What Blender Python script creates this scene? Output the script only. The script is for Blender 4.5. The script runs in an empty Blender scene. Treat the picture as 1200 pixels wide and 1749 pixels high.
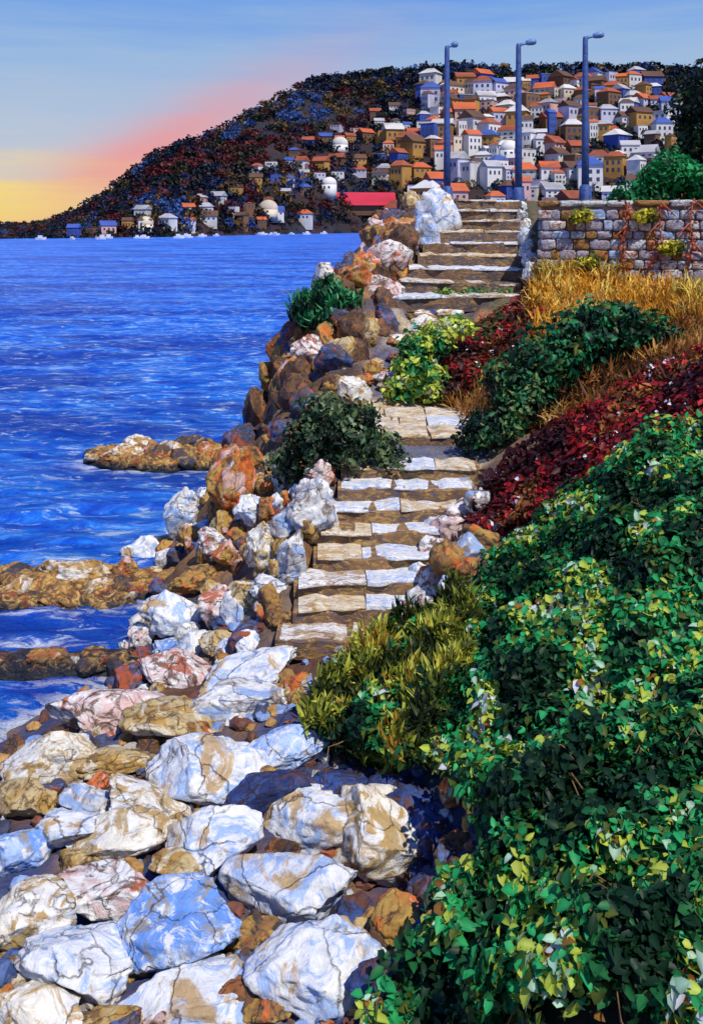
import bpy, bmesh, math, random
import numpy as np
from mathutils import Vector, Matrix

random.seed(7)
rng = np.random.default_rng(7)
sc = bpy.context.scene
COL = sc.collection

def lin(r, g, b):
    f = lambda v: (v/255/12.92) if v/255 <= 0.04045 else ((v/255+0.055)/1.055)**2.4
    return (f(r), f(g), f(b))

# ------------------------------------------------------------------ camera
F, HY, CZ = 1500.0, 380.0, 6.0          # focal length in photo pixels, horizon row, eye height
cam = bpy.data.cameras.new('camera')
cam_o = bpy.data.objects.new('camera', cam)
COL.objects.link(cam_o)
cam_o.location = (0, 0, CZ)
cam_o.rotation_euler = (math.radians(90), 0, 0)
cam.sensor_fit = 'HORIZONTAL'
cam.sensor_width = 36
cam.lens = F/1200*36
cam.shift_y = -(874.5-HY)/1200
cam.clip_start = 0.1
cam.clip_end = 9000
sc.camera = cam_o

# ------------------------------------------------------------------ sky and sun
SUN = Vector((0.30, -0.44, 0.82)).normalized()
elev = math.asin(SUN.z)
rot = math.atan2(SUN.x, SUN.y)
w = bpy.data.worlds.new('World')
sc.world = w
w.use_nodes = True
nt = w.node_tree
N, L = nt.nodes, nt.links
N.clear()
out = N.new('ShaderNodeOutputWorld')
mixs = N.new('ShaderNodeMixShader')
mixs.inputs[0].default_value = 0.86
bgn = N.new('ShaderNodeBackground')
bgn.inputs[1].default_value = 0.07
sky = N.new('ShaderNodeTexSky')
sky.sky_type = 'NISHITA'
sky.sun_disc = False
sky.sun_elevation = elev
sky.sun_rotation = rot
L.new(sky.outputs[0], bgn.inputs[0])
bgc = N.new('ShaderNodeBackground')
bgc.inputs[1].default_value = 1.0
L.new(bgn.outputs[0], mixs.inputs[1]); L.new(bgc.outputs[0], mixs.inputs[2])
L.new(mixs.outputs[0], out.inputs[0])
tc = N.new('ShaderNodeTexCoord')

def wmath(op, a, b=None, c=None):
    m = N.new('ShaderNodeMath'); m.operation = op
    for i, v in enumerate((a, b, c)):
        if v is None: continue
        if isinstance(v, (int, float)): m.inputs[i].default_value = v
        else: L.new(v, m.inputs[i])
    return m.outputs[0]

def wdot(vec):
    m = N.new('ShaderNodeVectorMath'); m.operation = 'DOT_PRODUCT'
    L.new(tc.outputs['Generated'], m.inputs[0]); m.inputs[1].default_value = vec
    return m.outputs['Value']

def wmixc(fac, a, b):
    m = N.new('ShaderNodeMix'); m.data_type = 'RGBA'
    L.new(fac, m.inputs[0])
    for i, v in ((6, a), (7, b)):
        if isinstance(v, tuple): m.inputs[i].default_value = (*v, 1)
        else: L.new(v, m.inputs[i])
    return m.outputs[2]

def pdir(px, py):
    return Vector(((px-600)/F, 1, (HY-py)/F)).normalized()

sep = N.new('ShaderNodeSeparateXYZ'); L.new(tc.outputs['Generated'], sep.inputs[0])
# thin streaks of cirrus shift the gradient a little
mp = N.new('ShaderNodeMapping'); L.new(tc.outputs['Generated'], mp.inputs[0])
mp.inputs['Scale'].default_value = (2.2, 2.2, 26)
mp.inputs['Rotation'].default_value = (0, math.radians(-7), 0)
nz = N.new('ShaderNodeTexNoise'); L.new(mp.outputs[0], nz.inputs[0])
nz.inputs['Scale'].default_value = 2.0; nz.inputs['Detail'].default_value = 6; nz.inputs['Roughness'].default_value = 0.62
streak = wmath('SUBTRACT', nz.outputs[0], 0.5)
zed = wmath('ADD', sep.outputs['Z'], wmath('MULTIPLY', streak, 0.10))
cr = N.new('ShaderNodeValToRGB'); L.new(zed, cr.inputs[0])
els = cr.color_ramp.elements
stops = [(0.0, lin(205, 190, 195)), (0.06, lin(188, 192, 206)), (0.12, lin(170, 187, 212)), (0.19, lin(146, 178, 218)),
         (0.26, lin(100, 152, 226)), (0.5, lin(60, 112, 205)), (1.0, lin(42, 88, 180))]
els[0].position, els[0].color = stops[0][0], (*stops[0][1], 1)
els[1].position, els[1].color = stops[-1][0], (*stops[-1][1], 1)
for p_, c_ in stops[1:-1]:
    e = els.new(p_); e.color = (*c_, 1)
# a rose band of dusk cloud that climbs to the right, and the yellow afterglow low on the left
a_, b_ = pdir(-30, 400), pdir(520, 120)
nrm = b_.cross(a_).normalized()
d1 = wmath('ADD', wdot(nrm), wmath('MULTIPLY', streak, 0.03))
band = wmath('POWER', 2.718, wmath('MULTIPLY', wmath('MULTIPLY', d1, d1), -1/(0.034**2)))
ctr = pdir(220, 330)
along = wmath('POWER', 2.718, wmath('MULTIPLY', wmath('SUBTRACT', 1.0, wdot(ctr)), -1/0.022))
pinkf = wmath('MULTIPLY', wmath('MULTIPLY', band, along), 0.9)
yc = pdir(-40, 335)
yel = wmath('POWER', 2.718, wmath('MULTIPLY', wmath('SUBTRACT', 1.0, wdot(yc)), -1/0.011))
yelz = wmath('POWER', 2.718, wmath('MULTIPLY', wmath('POWER', wmath('SUBTRACT', zed, 0.020), 2.0), -1/(0.040**2)))
yelf = wmath('MULTIPLY', wmath('MULTIPLY', yel, yelz), 0.98)
col1 = wmixc(pinkf, cr.outputs[0], lin(232, 138, 138))
col2 = wmixc(yelf, col1, lin(240, 208, 118))
L.new(col2, bgc.inputs[0])

sun = bpy.data.lights.new('sun', 'SUN')
sun.energy = 4.2
sun.angle = math.radians(0.5)
sun.color = (1.0, 0.93, 0.82)
sun_o = bpy.data.objects.new('sun', sun); COL.objects.link(sun_o)
sun_o.rotation_euler = (-SUN).to_track_quat('-Z', 'Y').to_euler()
sun_o.location = SUN*60

sc.view_settings.view_transform = 'Standard'
sc.view_settings.look = 'None'
sc.view_settings.gamma = 1
sc.view_settings.use_curve_mapping = False
sc.view_settings.exposure = 0.18
sc.cycles.max_bounces = 5

# ------------------------------------------------------------------ helpers
def P(px, py, Y):
    return np.array([(px-600)/F*Y, Y, CZ-(py-HY)/F*Y])

def hash2(i, j, s):
    v = np.sin(i*127.1+j*311.7+s*74.7)*43758.5453
    return v-np.floor(v)

def vn2(x, y, s=0):
    i, j = np.floor(x), np.floor(y)
    u, v = x-i, y-j
    u, v = u*u*(3-2*u), v*v*(3-2*v)
    a, b = hash2(i, j, s), hash2(i+1, j, s)
    c, d = hash2(i, j+1, s), hash2(i+1, j+1, s)
    return (a*(1-u)+b*u)*(1-v)+(c*(1-u)+d*u)*v

def fbm2(x, y, s=0, o=4):
    t, a, n = 0, 0.5, 0
    for k in range(o):
        t = t+a*vn2(x, y, s+k); n += a
        x, y, a = x*2.03+3.1, y*2.03-1.7, a*0.5
    return t/n

def hash3(i, j, k, s):
    v = np.sin(i*127.1+j*311.7+k*191.3+s*74.7)*43758.5453
    return v-np.floor(v)

def vn3(p, s=0):
    i = np.floor(p); f = p-i; f = f*f*(3-2*f)
    t = 0
    for dx in (0, 1):
        for dy in (0, 1):
            for dz in (0, 1):
                wgt = (f[:, 0] if dx else 1-f[:, 0])*(f[:, 1] if dy else 1-f[:, 1])*(f[:, 2] if dz else 1-f[:, 2])
                t = t+wgt*hash3(i[:, 0]+dx, i[:, 1]+dy, i[:, 2]+dz, s)
    return t

def fbm3(p, s=0, o=4):
    t, a, n = 0, 0.5, 0
    for k in range(o):
        t = t+a*vn3(p, s+k); n += a
        p = p*2.03+1.7; a *= 0.5
    return t/n

def tag(o, label=None, cat=None, group=None, kind=None):
    if label: o['label'] = label
    if cat: o['category'] = cat
    if group: o['group'] = group
    if kind: o['kind'] = kind
    return o

def empty(name, loc, rz=0):
    o = bpy.data.objects.new(name, None); COL.objects.link(o)
    o.location = [float(v) for v in loc]; o.rotation_euler = (0, 0, rz)
    return o

def link(name, me, parent=None, loc=(0, 0, 0)):
    o = bpy.data.objects.new(name, me); COL.objects.link(o)
    o.location = [float(v) for v in loc]
    if parent is not None: o.parent = parent
    return o

def np_mesh(name, verts, tris, mat, cols=None, smooth=True):
    me = bpy.data.meshes.new(name)
    verts = np.asarray(verts, dtype=np.float32); tris = np.asarray(tris, dtype=np.int32)
    k = tris.shape[1]
    me.vertices.add(len(verts)); me.vertices.foreach_set('co', verts.ravel())
    me.loops.add(tris.size); me.loops.foreach_set('vertex_index', tris.ravel())
    me.polygons.add(len(tris))
    me.polygons.foreach_set('loop_start', np.arange(0, tris.size, k, dtype=np.int32))
    me.polygons.foreach_set('use_smooth', np.full(len(tris), smooth, dtype=bool))
    if cols is not None:
        at = me.attributes.new('Col', 'FLOAT_COLOR', 'POINT')
        rgba = np.ones((len(verts), 4), dtype=np.float32); rgba[:, :3] = cols
        at.data.foreach_set('color', rgba.ravel())
    me.update(calc_edges=True); me.validate()
    if mat: me.materials.append(mat)
    return me

def bm_mesh(name, bm, mat, smooth=False):
    me = bpy.data.meshes.new(name); bm.to_mesh(me); bm.free()
    for p in me.polygons: p.use_smooth = smooth
    if mat: me.materials.append(mat)
    return me

def box(bm, c, s, rz=0, bev=0.0, jit=0.0):
    r = bmesh.ops.create_cube(bm, size=1)
    vs = r['verts']
    M = Matrix.Translation(c) @ Matrix.Rotation(rz, 4, 'Z')
    for v in vs:
        v.co = Vector((v.co.x*s[0], v.co.y*s[1], v.co.z*s[2]))
        if jit: v.co += Vector((random.uniform(-jit, jit), random.uniform(-jit, jit), random.uniform(-jit, jit)))
    bmesh.ops.transform(bm, matrix=M, verts=vs)
    if bev:
        es = list({e for v in vs for e in v.link_edges})
        bmesh.ops.bevel(bm, geom=es, offset=bev, segments=2, affect='EDGES', profile=0.6)

def tube(bm, pts, rad, n=8):
    rings = []
    for i, p in enumerate(pts):
        p = Vector(p)
        a = Vector(pts[max(i-1, 0)]); b = Vector(pts[min(i+1, len(pts)-1)])
        t = (b-a).normalized()
        u = t.cross(Vector((0.31, 0.95, 0.12)))
        if u.length < 1e-3: u = t.cross(Vector((1, 0, 0)))
        u.normalize(); v = t.cross(u)
        r = rad[i] if isinstance(rad, (list, tuple)) else rad
        rings.append([bm.verts.new(p+u*math.cos(2*math.pi*k/n)*r+v*math.sin(2*math.pi*k/n)*r) for k in range(n)])
    for a, b in zip(rings[:-1], rings[1:]):
        for k in range(n):
            bm.faces.new((a[k], a[(k+1) % n], b[(k+1) % n], b[k]))
    bm.faces.new(rings[0][::-1]); bm.faces.new(rings[-1])

# ------------------------------------------------------------------ materials
class NM:
    def __init__(s, name):
        s.m = bpy.data.materials.new(name); s.m.use_nodes = True
        s.t = s.m.node_tree; s.n = s.t.nodes; s.l = s.t.links
        s.b = s.n['Principled BSDF']; s.out = s.n['Material Output']
    def node(s, t, **kw):
        x = s.n.new(t)
        for k, v in kw.items(): setattr(x, k, v)
        return x
    def put(s, inp, v):
        if hasattr(v, 'is_linked') or hasattr(v, 'links'): s.l.new(v, inp)
        elif isinstance(v, tuple) and len(v) == 3 and inp.type == 'RGBA': inp.default_value = (*v, 1)
        else: inp.default_value = v
    def math(s, op, a, b=0.0):
        m = s.node('ShaderNodeMath', operation=op); s.put(m.inputs[0], a); s.put(m.inputs[1], b); return m.outputs[0]
    def noise(s, vec, scale, detail=5, rough=0.6, dist=0.0):
        x = s.node('ShaderNodeTexNoise'); s.l.new(vec, x.inputs[0])
        x.inputs['Scale'].default_value = scale; x.inputs['Detail'].default_value = detail
        x.inputs['Roughness'].default_value = rough; x.inputs['Distortion'].default_value = dist
        return x.outputs[0]
    def ramp(s, fac, stops, interp='LINEAR'):
        x = s.node('ShaderNodeValToRGB'); s.l.new(fac, x.inputs[0]); x.color_ramp.interpolation = interp
        e = x.color_ramp.elements
        cc = lambda c: (*c, 1) if isinstance(c, tuple) else (c, c, c, 1)
        e[0].position, e[0].color = stops[0][0], cc(stops[0][1])
        e[1].position, e[1].color = stops[-1][0], cc(stops[-1][1])
        for p, c in stops[1:-1]: e.new(p).color = cc(c)
        return x.outputs[0]
    def mix(s, fac, a, b, mode='MIX'):
        x = s.node('ShaderNodeMix', data_type='RGBA', blend_type=mode)
        s.put(x.inputs[0], fac); s.put(x.inputs[6], a); s.put(x.inputs[7], b); return x.outputs[2]
    def bump(s, h, strength=0.5, dist=0.05, prev=None):
        x = s.node('ShaderNodeBump'); s.l.new(h, x.inputs['Height'])
        x.inputs['Strength'].default_value = strength; x.inputs['Distance'].default_value = dist
        if prev is not None: s.l.new(prev, x.inputs['Normal'])
        return x.outputs[0]
    def coords(s, kind='Object', rand=True, scale=(1, 1, 1)):
        t = s.node('ShaderNodeTexCoord'); v = t.outputs[kind]
        mp = s.node('ShaderNodeMapping'); s.l.new(v, mp.inputs[0]); mp.inputs['Scale'].default_value = scale
        if rand:
            oi = s.node('ShaderNodeObjectInfo')
            cb = s.node('ShaderNodeCombineXYZ')
            for i, k in enumerate((37.0, 71.0, 13.0)): s.l.new(s.math('MULTIPLY', oi.outputs['Random'], k), cb.inputs[i])
            s.l.new(cb.outputs[0], mp.inputs['Location'])
        return mp.outputs[0]

def rock_mat(name, base, second, third, stain, scale=1.6, wet=False, bump=0.6, rough=0.75):
    k = NM(name); v = k.coords('Object')
    n1 = k.noise(v, scale*1.5, 6, 0.66, 1.6)
    n2 = k.noise(v, scale*2.6, 7, 0.72, 2.2)
    n3 = k.noise(v, scale*1.7, 6, 0.68, 1.2)
    nf = k.noise(v, scale*9, 6, 0.7, 0.6)
    c = k.mix(k.ramp(n1, [(0.44, 0.0), (0.54, 1.0)]), base, second)
    c = k.mix(k.ramp(n2, [(0.50, 0.0), (0.58, 0.92)]), c, third)
    c = k.mix(k.ramp(n3, [(0.54, 0.0), (0.60, 0.9)]), c, stain)
    c = k.mix(0.55, c, k.ramp(nf, [(0.25, 0.45), (0.5, 0.95), (0.75, 1.25)]), 'MULTIPLY')
    wv = k.node('ShaderNodeVectorMath', operation='ADD'); k.l.new(v, wv.inputs[0])
    nv = k.node('ShaderNodeTexNoise'); k.l.new(v, nv.inputs[0]); nv.inputs['Scale'].default_value = scale*2.2; nv.inputs['Detail'].default_value = 5
    sv = k.node('ShaderNodeVectorMath', operation='SCALE'); k.l.new(nv.outputs['Color'], sv.inputs[0]); sv.inputs['Scale'].default_value = .55
    k.l.new(sv.outputs[0], wv.inputs[1])
    vo = k.node('ShaderNodeTexVoronoi', feature='DISTANCE_TO_EDGE'); k.l.new(wv.outputs[0], vo.inputs[0]); vo.inputs['Scale'].default_value = scale*1.5
    crk = k.math('MULTIPLY', k.ramp(vo.outputs[0], [(0.0, 1.0), (0.018, 0.0)]), k.ramp(n3, [(0.38, 0.0), (0.50, 1.0)]))
    c = k.mix(k.math('MULTIPLY', crk, .62), c, (0.05, 0.03, 0.025))
    if wet:
        g = k.node('ShaderNodeNewGeometry'); sp = k.node('ShaderNodeSeparateXYZ'); k.l.new(g.outputs['Position'], sp.inputs[0])
        zz = k.math('ADD', sp.outputs['Z'], k.math('MULTIPLY', n2, 0.4))
        f = k.ramp(zz, [(0.27, 1.0), (0.40, 0.0)])
        c = k.mix(f, c, (0.012, 0.013, 0.018))
        k.l.new(k.math('SUBTRACT', rough, k.math('MULTIPLY', f, 0.4)), k.b.inputs['Roughness'])
    else: k.b.inputs['Roughness'].default_value = rough
    k.l.new(c, k.b.inputs['Base Color'])
    k.b.inputs['Specular IOR Level'].default_value = 0.3
    b0 = k.bump(k.math('SUBTRACT', 1.0, crk), 0.7, 0.04); b1 = k.bump(n2, bump, 0.06, b0); b2 = k.bump(nf, bump, 0.03, b1)
    k.l.new(b2, k.b.inputs['Normal'])
    return k.m

WHITE, CREAM = (0.74, 0.75, 0.75), (0.66, 0.60, 0.47)
OCHRE, RUST, BLUEG, BROWN = (0.42, 0.25, 0.06), (0.36, 0.075, 0.02), (0.24, 0.36, 0.62), (0.12, 0.055, 0.03)
ORANGE, PINK, DARKB = (0.60, 0.14, 0.03), (0.62, 0.44, 0.42), (0.03, 0.06, 0.16)
RM = {
    'white': rock_mat('rock_white', WHITE, (0.68, 0.70, 0.74), (0.30, 0.44, 0.74), (0.46, 0.30, 0.12), 1.0),
    'cream': rock_mat('rock_cream', (0.74, 0.71, 0.62), WHITE, OCHRE, (0.40, 0.27, 0.10), 1.2),
    'blue': rock_mat('rock_blue', (0.42, 0.55, 0.80), (0.14, 0.30, 0.72), WHITE, (0.30, 0.26, 0.2), 1.3),
    'pink': rock_mat('rock_pink', PINK, WHITE, BROWN, RUST, 1.1),
    'ochre': rock_mat('rock_ochre', OCHRE, (0.52, 0.40, 0.20), (0.16, 0.09, 0.04), CREAM, 1.5),
    'rust': rock_mat('rock_rust', ORANGE, OCHRE, BROWN, PINK, 1.2),
    'dark': rock_mat('rock_dark', DARKB, (0.10, 0.06, 0.05), (0.10, 0.16, 0.36), RUST, 1.5),
    'grey': rock_mat('rock_grey', (0.44, 0.44, 0.46), WHITE, (0.2, 0.15, 0.13), BLUEG, 1.1),
    'navy': rock_mat('rock_navy', (0.018, 0.035, 0.13), (0.04, 0.08, 0.26), (0.03, 0.02, 0.025), (0.12, 0.05, 0.03), 1.4),  # dark navy tone; under hedge and grass it puts shade into the colour
    'umber': rock_mat('rock_umber', (0.085, 0.045, 0.025), (0.16, 0.08, 0.035), (0.03, 0.03, 0.05), (0.30, 0.11, 0.035), 1.5),
    'mauve': rock_mat('rock_mauve', (0.34, 0.29, 0.36), (0.52, 0.47, 0.52), (0.20, 0.11, 0.11), (0.28, 0.36, 0.58), 1.4),
    'brown': rock_mat('rock_brown', (0.26, 0.13, 0.05), OCHRE, (0.04, 0.035, 0.04), ORANGE, 1.3),
    'reef': rock_mat('reef_rock', (0.36, 0.19, 0.05), (0.14, 0.065, 0.03), (0.55, 0.36, 0.12), RUST, 1.6, wet=True),
    'reefo': rock_mat('reef_rock_orange', (0.50, 0.14, 0.04), OCHRE, (0.10, 0.05, 0.03), PINK, 1.8, wet=True),
    'reefd': rock_mat('reef_rock_dark', (0.05, 0.045, 0.05), (0.16, 0.08, 0.03), (0.03, 0.05, 0.13), OCHRE, 1.8, wet=True),
    'reefw': rock_mat('reef_rock_pale', (0.72, 0.66, 0.55), OCHRE, (0.3, 0.16, 0.06), WHITE, 1.6, wet=True),
}

def plain(name, colour, rough=0.6, var=0.35, scale=4.0, bump=0.2, kind='Object', rand=True, metallic=0.0):
    k = NM(name); v = k.coords(kind, rand)
    n1 = k.noise(v, scale, 5, 0.65, 0.5)
    c = k.mix(1.0, colour, k.ramp(n1, [(0.25, 1-var), (0.5, 1.0), (0.78, 1+var*0.6)]), 'MULTIPLY')
    k.l.new(c, k.b.inputs['Base Color']); k.b.inputs['Roughness'].default_value = rough
    k.b.inputs['Metallic'].default_value = metallic
    k.l.new(k.bump(n1, bump, 0.05), k.b.inputs['Normal'])
    return k.m

def leaf_mat(name, rough=0.5, trans=0.25):
    k = NM(name)
    a = k.node('ShaderNodeAttribute', attribute_name='Col')
    k.l.new(a.outputs['Color'], k.b.inputs['Base Color'])
    k.b.inputs['Roughness'].default_value = rough
    k.b.inputs['Specular IOR Level'].default_value = 0.22
    tr = k.node('ShaderNodeBsdfTranslucent'); k.l.new(a.outputs['Color'], tr.inputs[0])
    mx = k.node('ShaderNodeMixShader'); mx.inputs[0].default_value = trans
    k.l.new(k.b.outputs[0], mx.inputs[1]); k.l.new(tr.outputs[0], mx.inputs[2])
    k.l.new(mx.outputs[0], k.out.inputs[0])
    return k.m
LEAF = leaf_mat('leaf')
BARK = plain('bark', (0.07, 0.045, 0.03), 0.9, 0.5, 12, 0.5)

# ------------------------------------------------------------------ terrain of the near shore
def XYZ(*p): return np.array(p, float)
ctrl = []
def cp(px, py, Y): ctrl.append(P(px, py, Y))
def cx(x, y, z): ctrl.append(XYZ(x, y, z))
# pebble beach
for p in [(-4, 2, .7), (0, 2, .9), (3, 2, 1.6), (-5, 5, .45), (-2.5, 5, .55), (0, 5.2, .6), (.8, 5.4, .7), (-3.5, 7.5, .35), (-1.5, 7.5, .5), (0, 7.2, .5),
          (.7, 7.2, .5), (-5.5, 8.4, .1), (-4.3, 9.6, .12), (-3, 9.6, .3), (-1.5, 9.6, .5), (-3.2, 10.9, .05), (-2.2, 11.4, .25), (-1.2, 10.6, .6),
          (-7, 9, -.5), (-5, 11, -.6), (-8, 14, -1), (-8, 20, -1), (-8, 30, -1), (-4.2, 12.5, -.6), (-3.6, 14.5, -.5), (-2.8, 13.2, .1), (-3.1, 16.5, .1), (-4.2, 18, -.6),
          (-3.1, 19.5, -.2), (-4.5, 23, -1), (-2.6, 23, -.6), (-1.6, 26.5, -.6), (-.4, 29, -.6), (.3, 33, -.6), (-3, 30, -1), (-1.2, 36, -1)]: cx(*p)
# bank left of the lower flight
for p in [(520, 880, 12.4), (455, 960, 12.4), (400, 1080, 11.7), (385, 900, 14.5), (390, 830, 16.5), (470, 820, 15.6), (560, 790, 14.5), (505, 700, 18.3), (560, 700, 17.4),
          (470, 760, 18.2)]: cp(*p)
# cliff above the bay, left of the upper flight
for p in [(640, 505, 21.5), (570, 560, 20.5), (515, 545, 21.8), (560, 520, 23), (600, 620, 18.8), (545, 640, 19), (640, 440, 25), (690, 400, 26.5), (720, 350, 28.5)]: cp(*p)
for p in [(-1.95, 20.5, 1.6), (-1.5, 24, 3.2), (.6, 27, 5.4), (1.6, 30, 6.6), (1.9, 34, 6.6)]: cx(*p)
# right-hand slope
for p in [(930, 492, 20.6), (1050, 500, 20.2), (1200, 505, 19.8), (1050, 560, 18.4), (1180, 545, 18), (1000, 620, 16.4), (890, 735, 14.4), (800, 680, 16.4), (850, 570, 19),
          (760, 560, 20), (700, 630, 18.5), (950, 715, 14.2), (1100, 650, 13.4), (1200, 615, 13), (1400, 560, 13), (850, 885, 12.2), (1000, 790, 12.2), (900, 915, 11.2), (1050, 815, 10.7),
          (1200, 760, 10.2), (1400, 700, 10), (770, 1030, 10.7), (850, 1120, 9.2), (1000, 1020, 8.9), (1200, 1020, 8.1), (1400, 1000, 8), (700, 1150, 9.7), (620, 1190, 9.5), (560, 1280, 8.7),
          (620, 1330, 8.25), (800, 1420, 6.95), (760, 1330, 7.8), (1000, 1320, 7.1), (1200, 1270, 6.9), (1400, 1250, 6.8), (790, 1570, 6.25), (715, 1720, 5.65), (1000, 1570, 5.7), (1200, 1570, 5.4),
          (1000, 1749, 4.95), (1200, 1749, 4.75), (1400, 1600, 4.9)]: cp(*p)
# terrace behind the wall
for p in [(5, 22, 5.0), (5.4, 28.5, 6.72), (3, 29.5, 6.75), (5, 33, 6.75), (9, 24, 6.4), (12, 22, 6.4), (9, 29, 6.75), (14, 29, 6.8), (14, 36, 6.7), (5, 38, 6), (10, 40, 6), (16, 20, 5.2), (16, 12, 5.2)]: cx(*p)
ctrl = np.array(ctrl)

def tps(pts, vals, lam=0.02):
    n = len(pts)
    d = np.linalg.norm(pts[:, None]-pts[None], axis=2)
    K = np.where(d > 0, d*d*np.log(d+1e-9), 0)+lam*np.eye(n)
    Pm = np.c_[np.ones(n), pts]
    A = np.zeros((n+3, n+3)); A[:n, :n] = K; A[:n, n:] = Pm; A[n:, :n] = Pm.T
    s = np.linalg.solve(A, np.r_[vals, np.zeros(3)])
    return s[:n], s[n:]
def sstep_(a, b, x):
    t = np.clip((x-a)/(b-a), 0, 1); return t*t*(3-2*t)
TW, TA = tps(ctrl[:, :2], ctrl[:, 2])
GX0, GX1, GY0, GY1, GS = -9.0, 17.0, 1.5, 42.0, 0.09
gx = np.arange(GX0, GX1, GS); gy = np.arange(GY0, GY1, GS)
GXm, GYm = np.meshgrid(gx, gy)
flat = np.c_[GXm.ravel(), GYm.ravel()]
H = np.zeros(len(flat))
for i in range(0, len(flat), 8000):
    q = flat[i:i+8000]
    d = np.linalg.norm(q[:, None]-ctrl[None, :, :2], axis=2)
    H[i:i+8000] = np.where(d > 0, d*d*np.log(d+1e-9), 0)@TW+TA[0]+q@TA[1:]
H = H.reshape(GXm.shape)
H += (fbm2(GXm*1.1, GYm*1.1, 3, 5)-0.5)*0.28+(fbm2(GXm*4, GYm*4, 9, 3)-0.5)*0.10

crag = sstep_(0.0, 1.2, 2.6-GXm+(GYm-20)*.25)*sstep_(12, 14, GYm)*sstep_(-1.2, 0.2, H)
rg = 1-np.abs(fbm2(GXm*1.0+GYm*.35, GYm*1.1, 81, 4)*2-1)
H += crag*((rg-.7)*0.75+(fbm2(GXm*3.1, GYm*3.1, 83, 3)-.5)*.3)
# stairs -------------------------------------------------------------
LOW = dict(y0=10.8, z0=0.72, n=8, run=0.385, rise=0.192, xl=(-0.93, 0.02), xr=(0.72, 1.98))
LOW['y1'] = LOW['y0']+LOW['n']*LOW['run']; LOW['z1'] = LOW['z0']+LOW['n']*LOW['rise']
UP = dict(y0=21.0, z0=3.95, n=9, run=0.72, rise=0.305, xl=(0.75, 3.35), xr=(4.0, 5.25))
UP['y1'] = UP['y0']+UP['n']*UP['run']; UP['z1'] = UP['z0']+UP['n']*UP['rise']
LAND_Z, LAND_Y0, LAND_Y1 = LOW['z1']+0.2, 14.75, 17.1

def sstep(a, b, x):
    t = np.clip((x-a)/(b-a), 0, 1); return t*t*(3-2*t)
def cut(Hh, S):
    t = (GYm-S['y0'])/(S['y1']-S['y0'])
    zl = S['z0']+np.clip(t, 0, 1)*(S['z1']-S['z0'])-0.16
    xl = S['xl'][0]+t*(S['xl'][1]-S['xl'][0]); xr = S['xr'][0]+t*(S['xr'][1]-S['xr'][0])
    m = sstep(xl-0.35, xl+0.05, GXm)*(1-sstep(xr-0.05, xr+0.35, GXm))*sstep(S['y0']-0.5, S['y0'], GYm)*(1-sstep(S['y1'], S['y1']+0.4, GYm))
    return Hh*(1-m)+zl*m
H = np.where((GYm > 27.3) & (GXm > 1.5), np.minimum(H, 6.70+(fbm2(GXm*2, GYm*2, 77, 3)-.5)*.12), H)
H = cut(H, LOW); H = cut(H, UP)
m = sstep(-0.4, 0.1, GXm)*(1-sstep(2.1, 2.6, GXm))*sstep(13.8, 14.0, GYm)*(1-sstep(17.0, 17.6, GYm))
H = H*(1-m)+(np.where(GYm < LAND_Y0, LOW['z1'], LAND_Z)-0.06)*m
# sandy ramp from landing to upper flight
t = (GYm-17.0)/(21.0-17.0)
xc = 0.75+t*1.5; zr = LAND_Z-0.02+np.clip(t, 0, 1)*(UP['z0']-LAND_Z)
m = (1-sstep(0.5, 1.0, np.abs(GXm-xc)))*sstep(16.9, 17.3, GYm)*(1-sstep(20.9, 21.2, GYm))
H = H*(1-m)+(zr-.05+(fbm2(GXm*3, GYm*3, 5, 3)-.5)*.3)*m

def hgt(x, y):
    x = np.asarray(x, float); y = np.asarray(y, float)
    u = np.clip((x-GX0)/GS, 0, len(gx)-1.001); v = np.clip((y-GY0)/GS, 0, len(gy)-1.001)
    i, j = u.astype(int), v.astype(int); a, b = u-i, v-j
    return (H[j, i]*(1-a)+H[j, i+1]*a)*(1-b)+(H[j+1, i]*(1-a)+H[j+1, i+1]*a)*b
def nrm_at(x, y):
    e = 0.12
    n = np.c_[-(hgt(x+e, y)-hgt(x-e, y))/(2*e), -(hgt(x, y+e)-hgt(x, y-e))/(2*e), np.ones(len(x))]
    return n/np.linalg.norm(n, axis=1)[:, None]
def cast(px, py, lo=3.5):
    ys = np.arange(lo, 41, 0.02)
    g = hgt((px-600)/F*ys, ys); r = CZ-(py-HY)/F*ys
    hit = np.nonzero(r <= g)[0]
    Y = ys[hit[0]] if len(hit) else 40.0
    return np.array([(px-600)/F*Y, Y, float(hgt((px-600)/F*Y, Y))])
def inpoly(poly, x, y):
    r = np.zeros(x.shape, bool); n = len(poly); j = n-1
    for i in range(n):
        xi, yi = poly[i]; xj, yj = poly[j]
        c = ((yi > y) != (yj > y)) & (x < (xj-xi)*(y-yi)/(yj-yi+1e-12)+xi)
        r ^= c; j = i
    return r
def zone(*pp):
    return [tuple(cast(a, b)[:2]) for a, b in pp]

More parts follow.
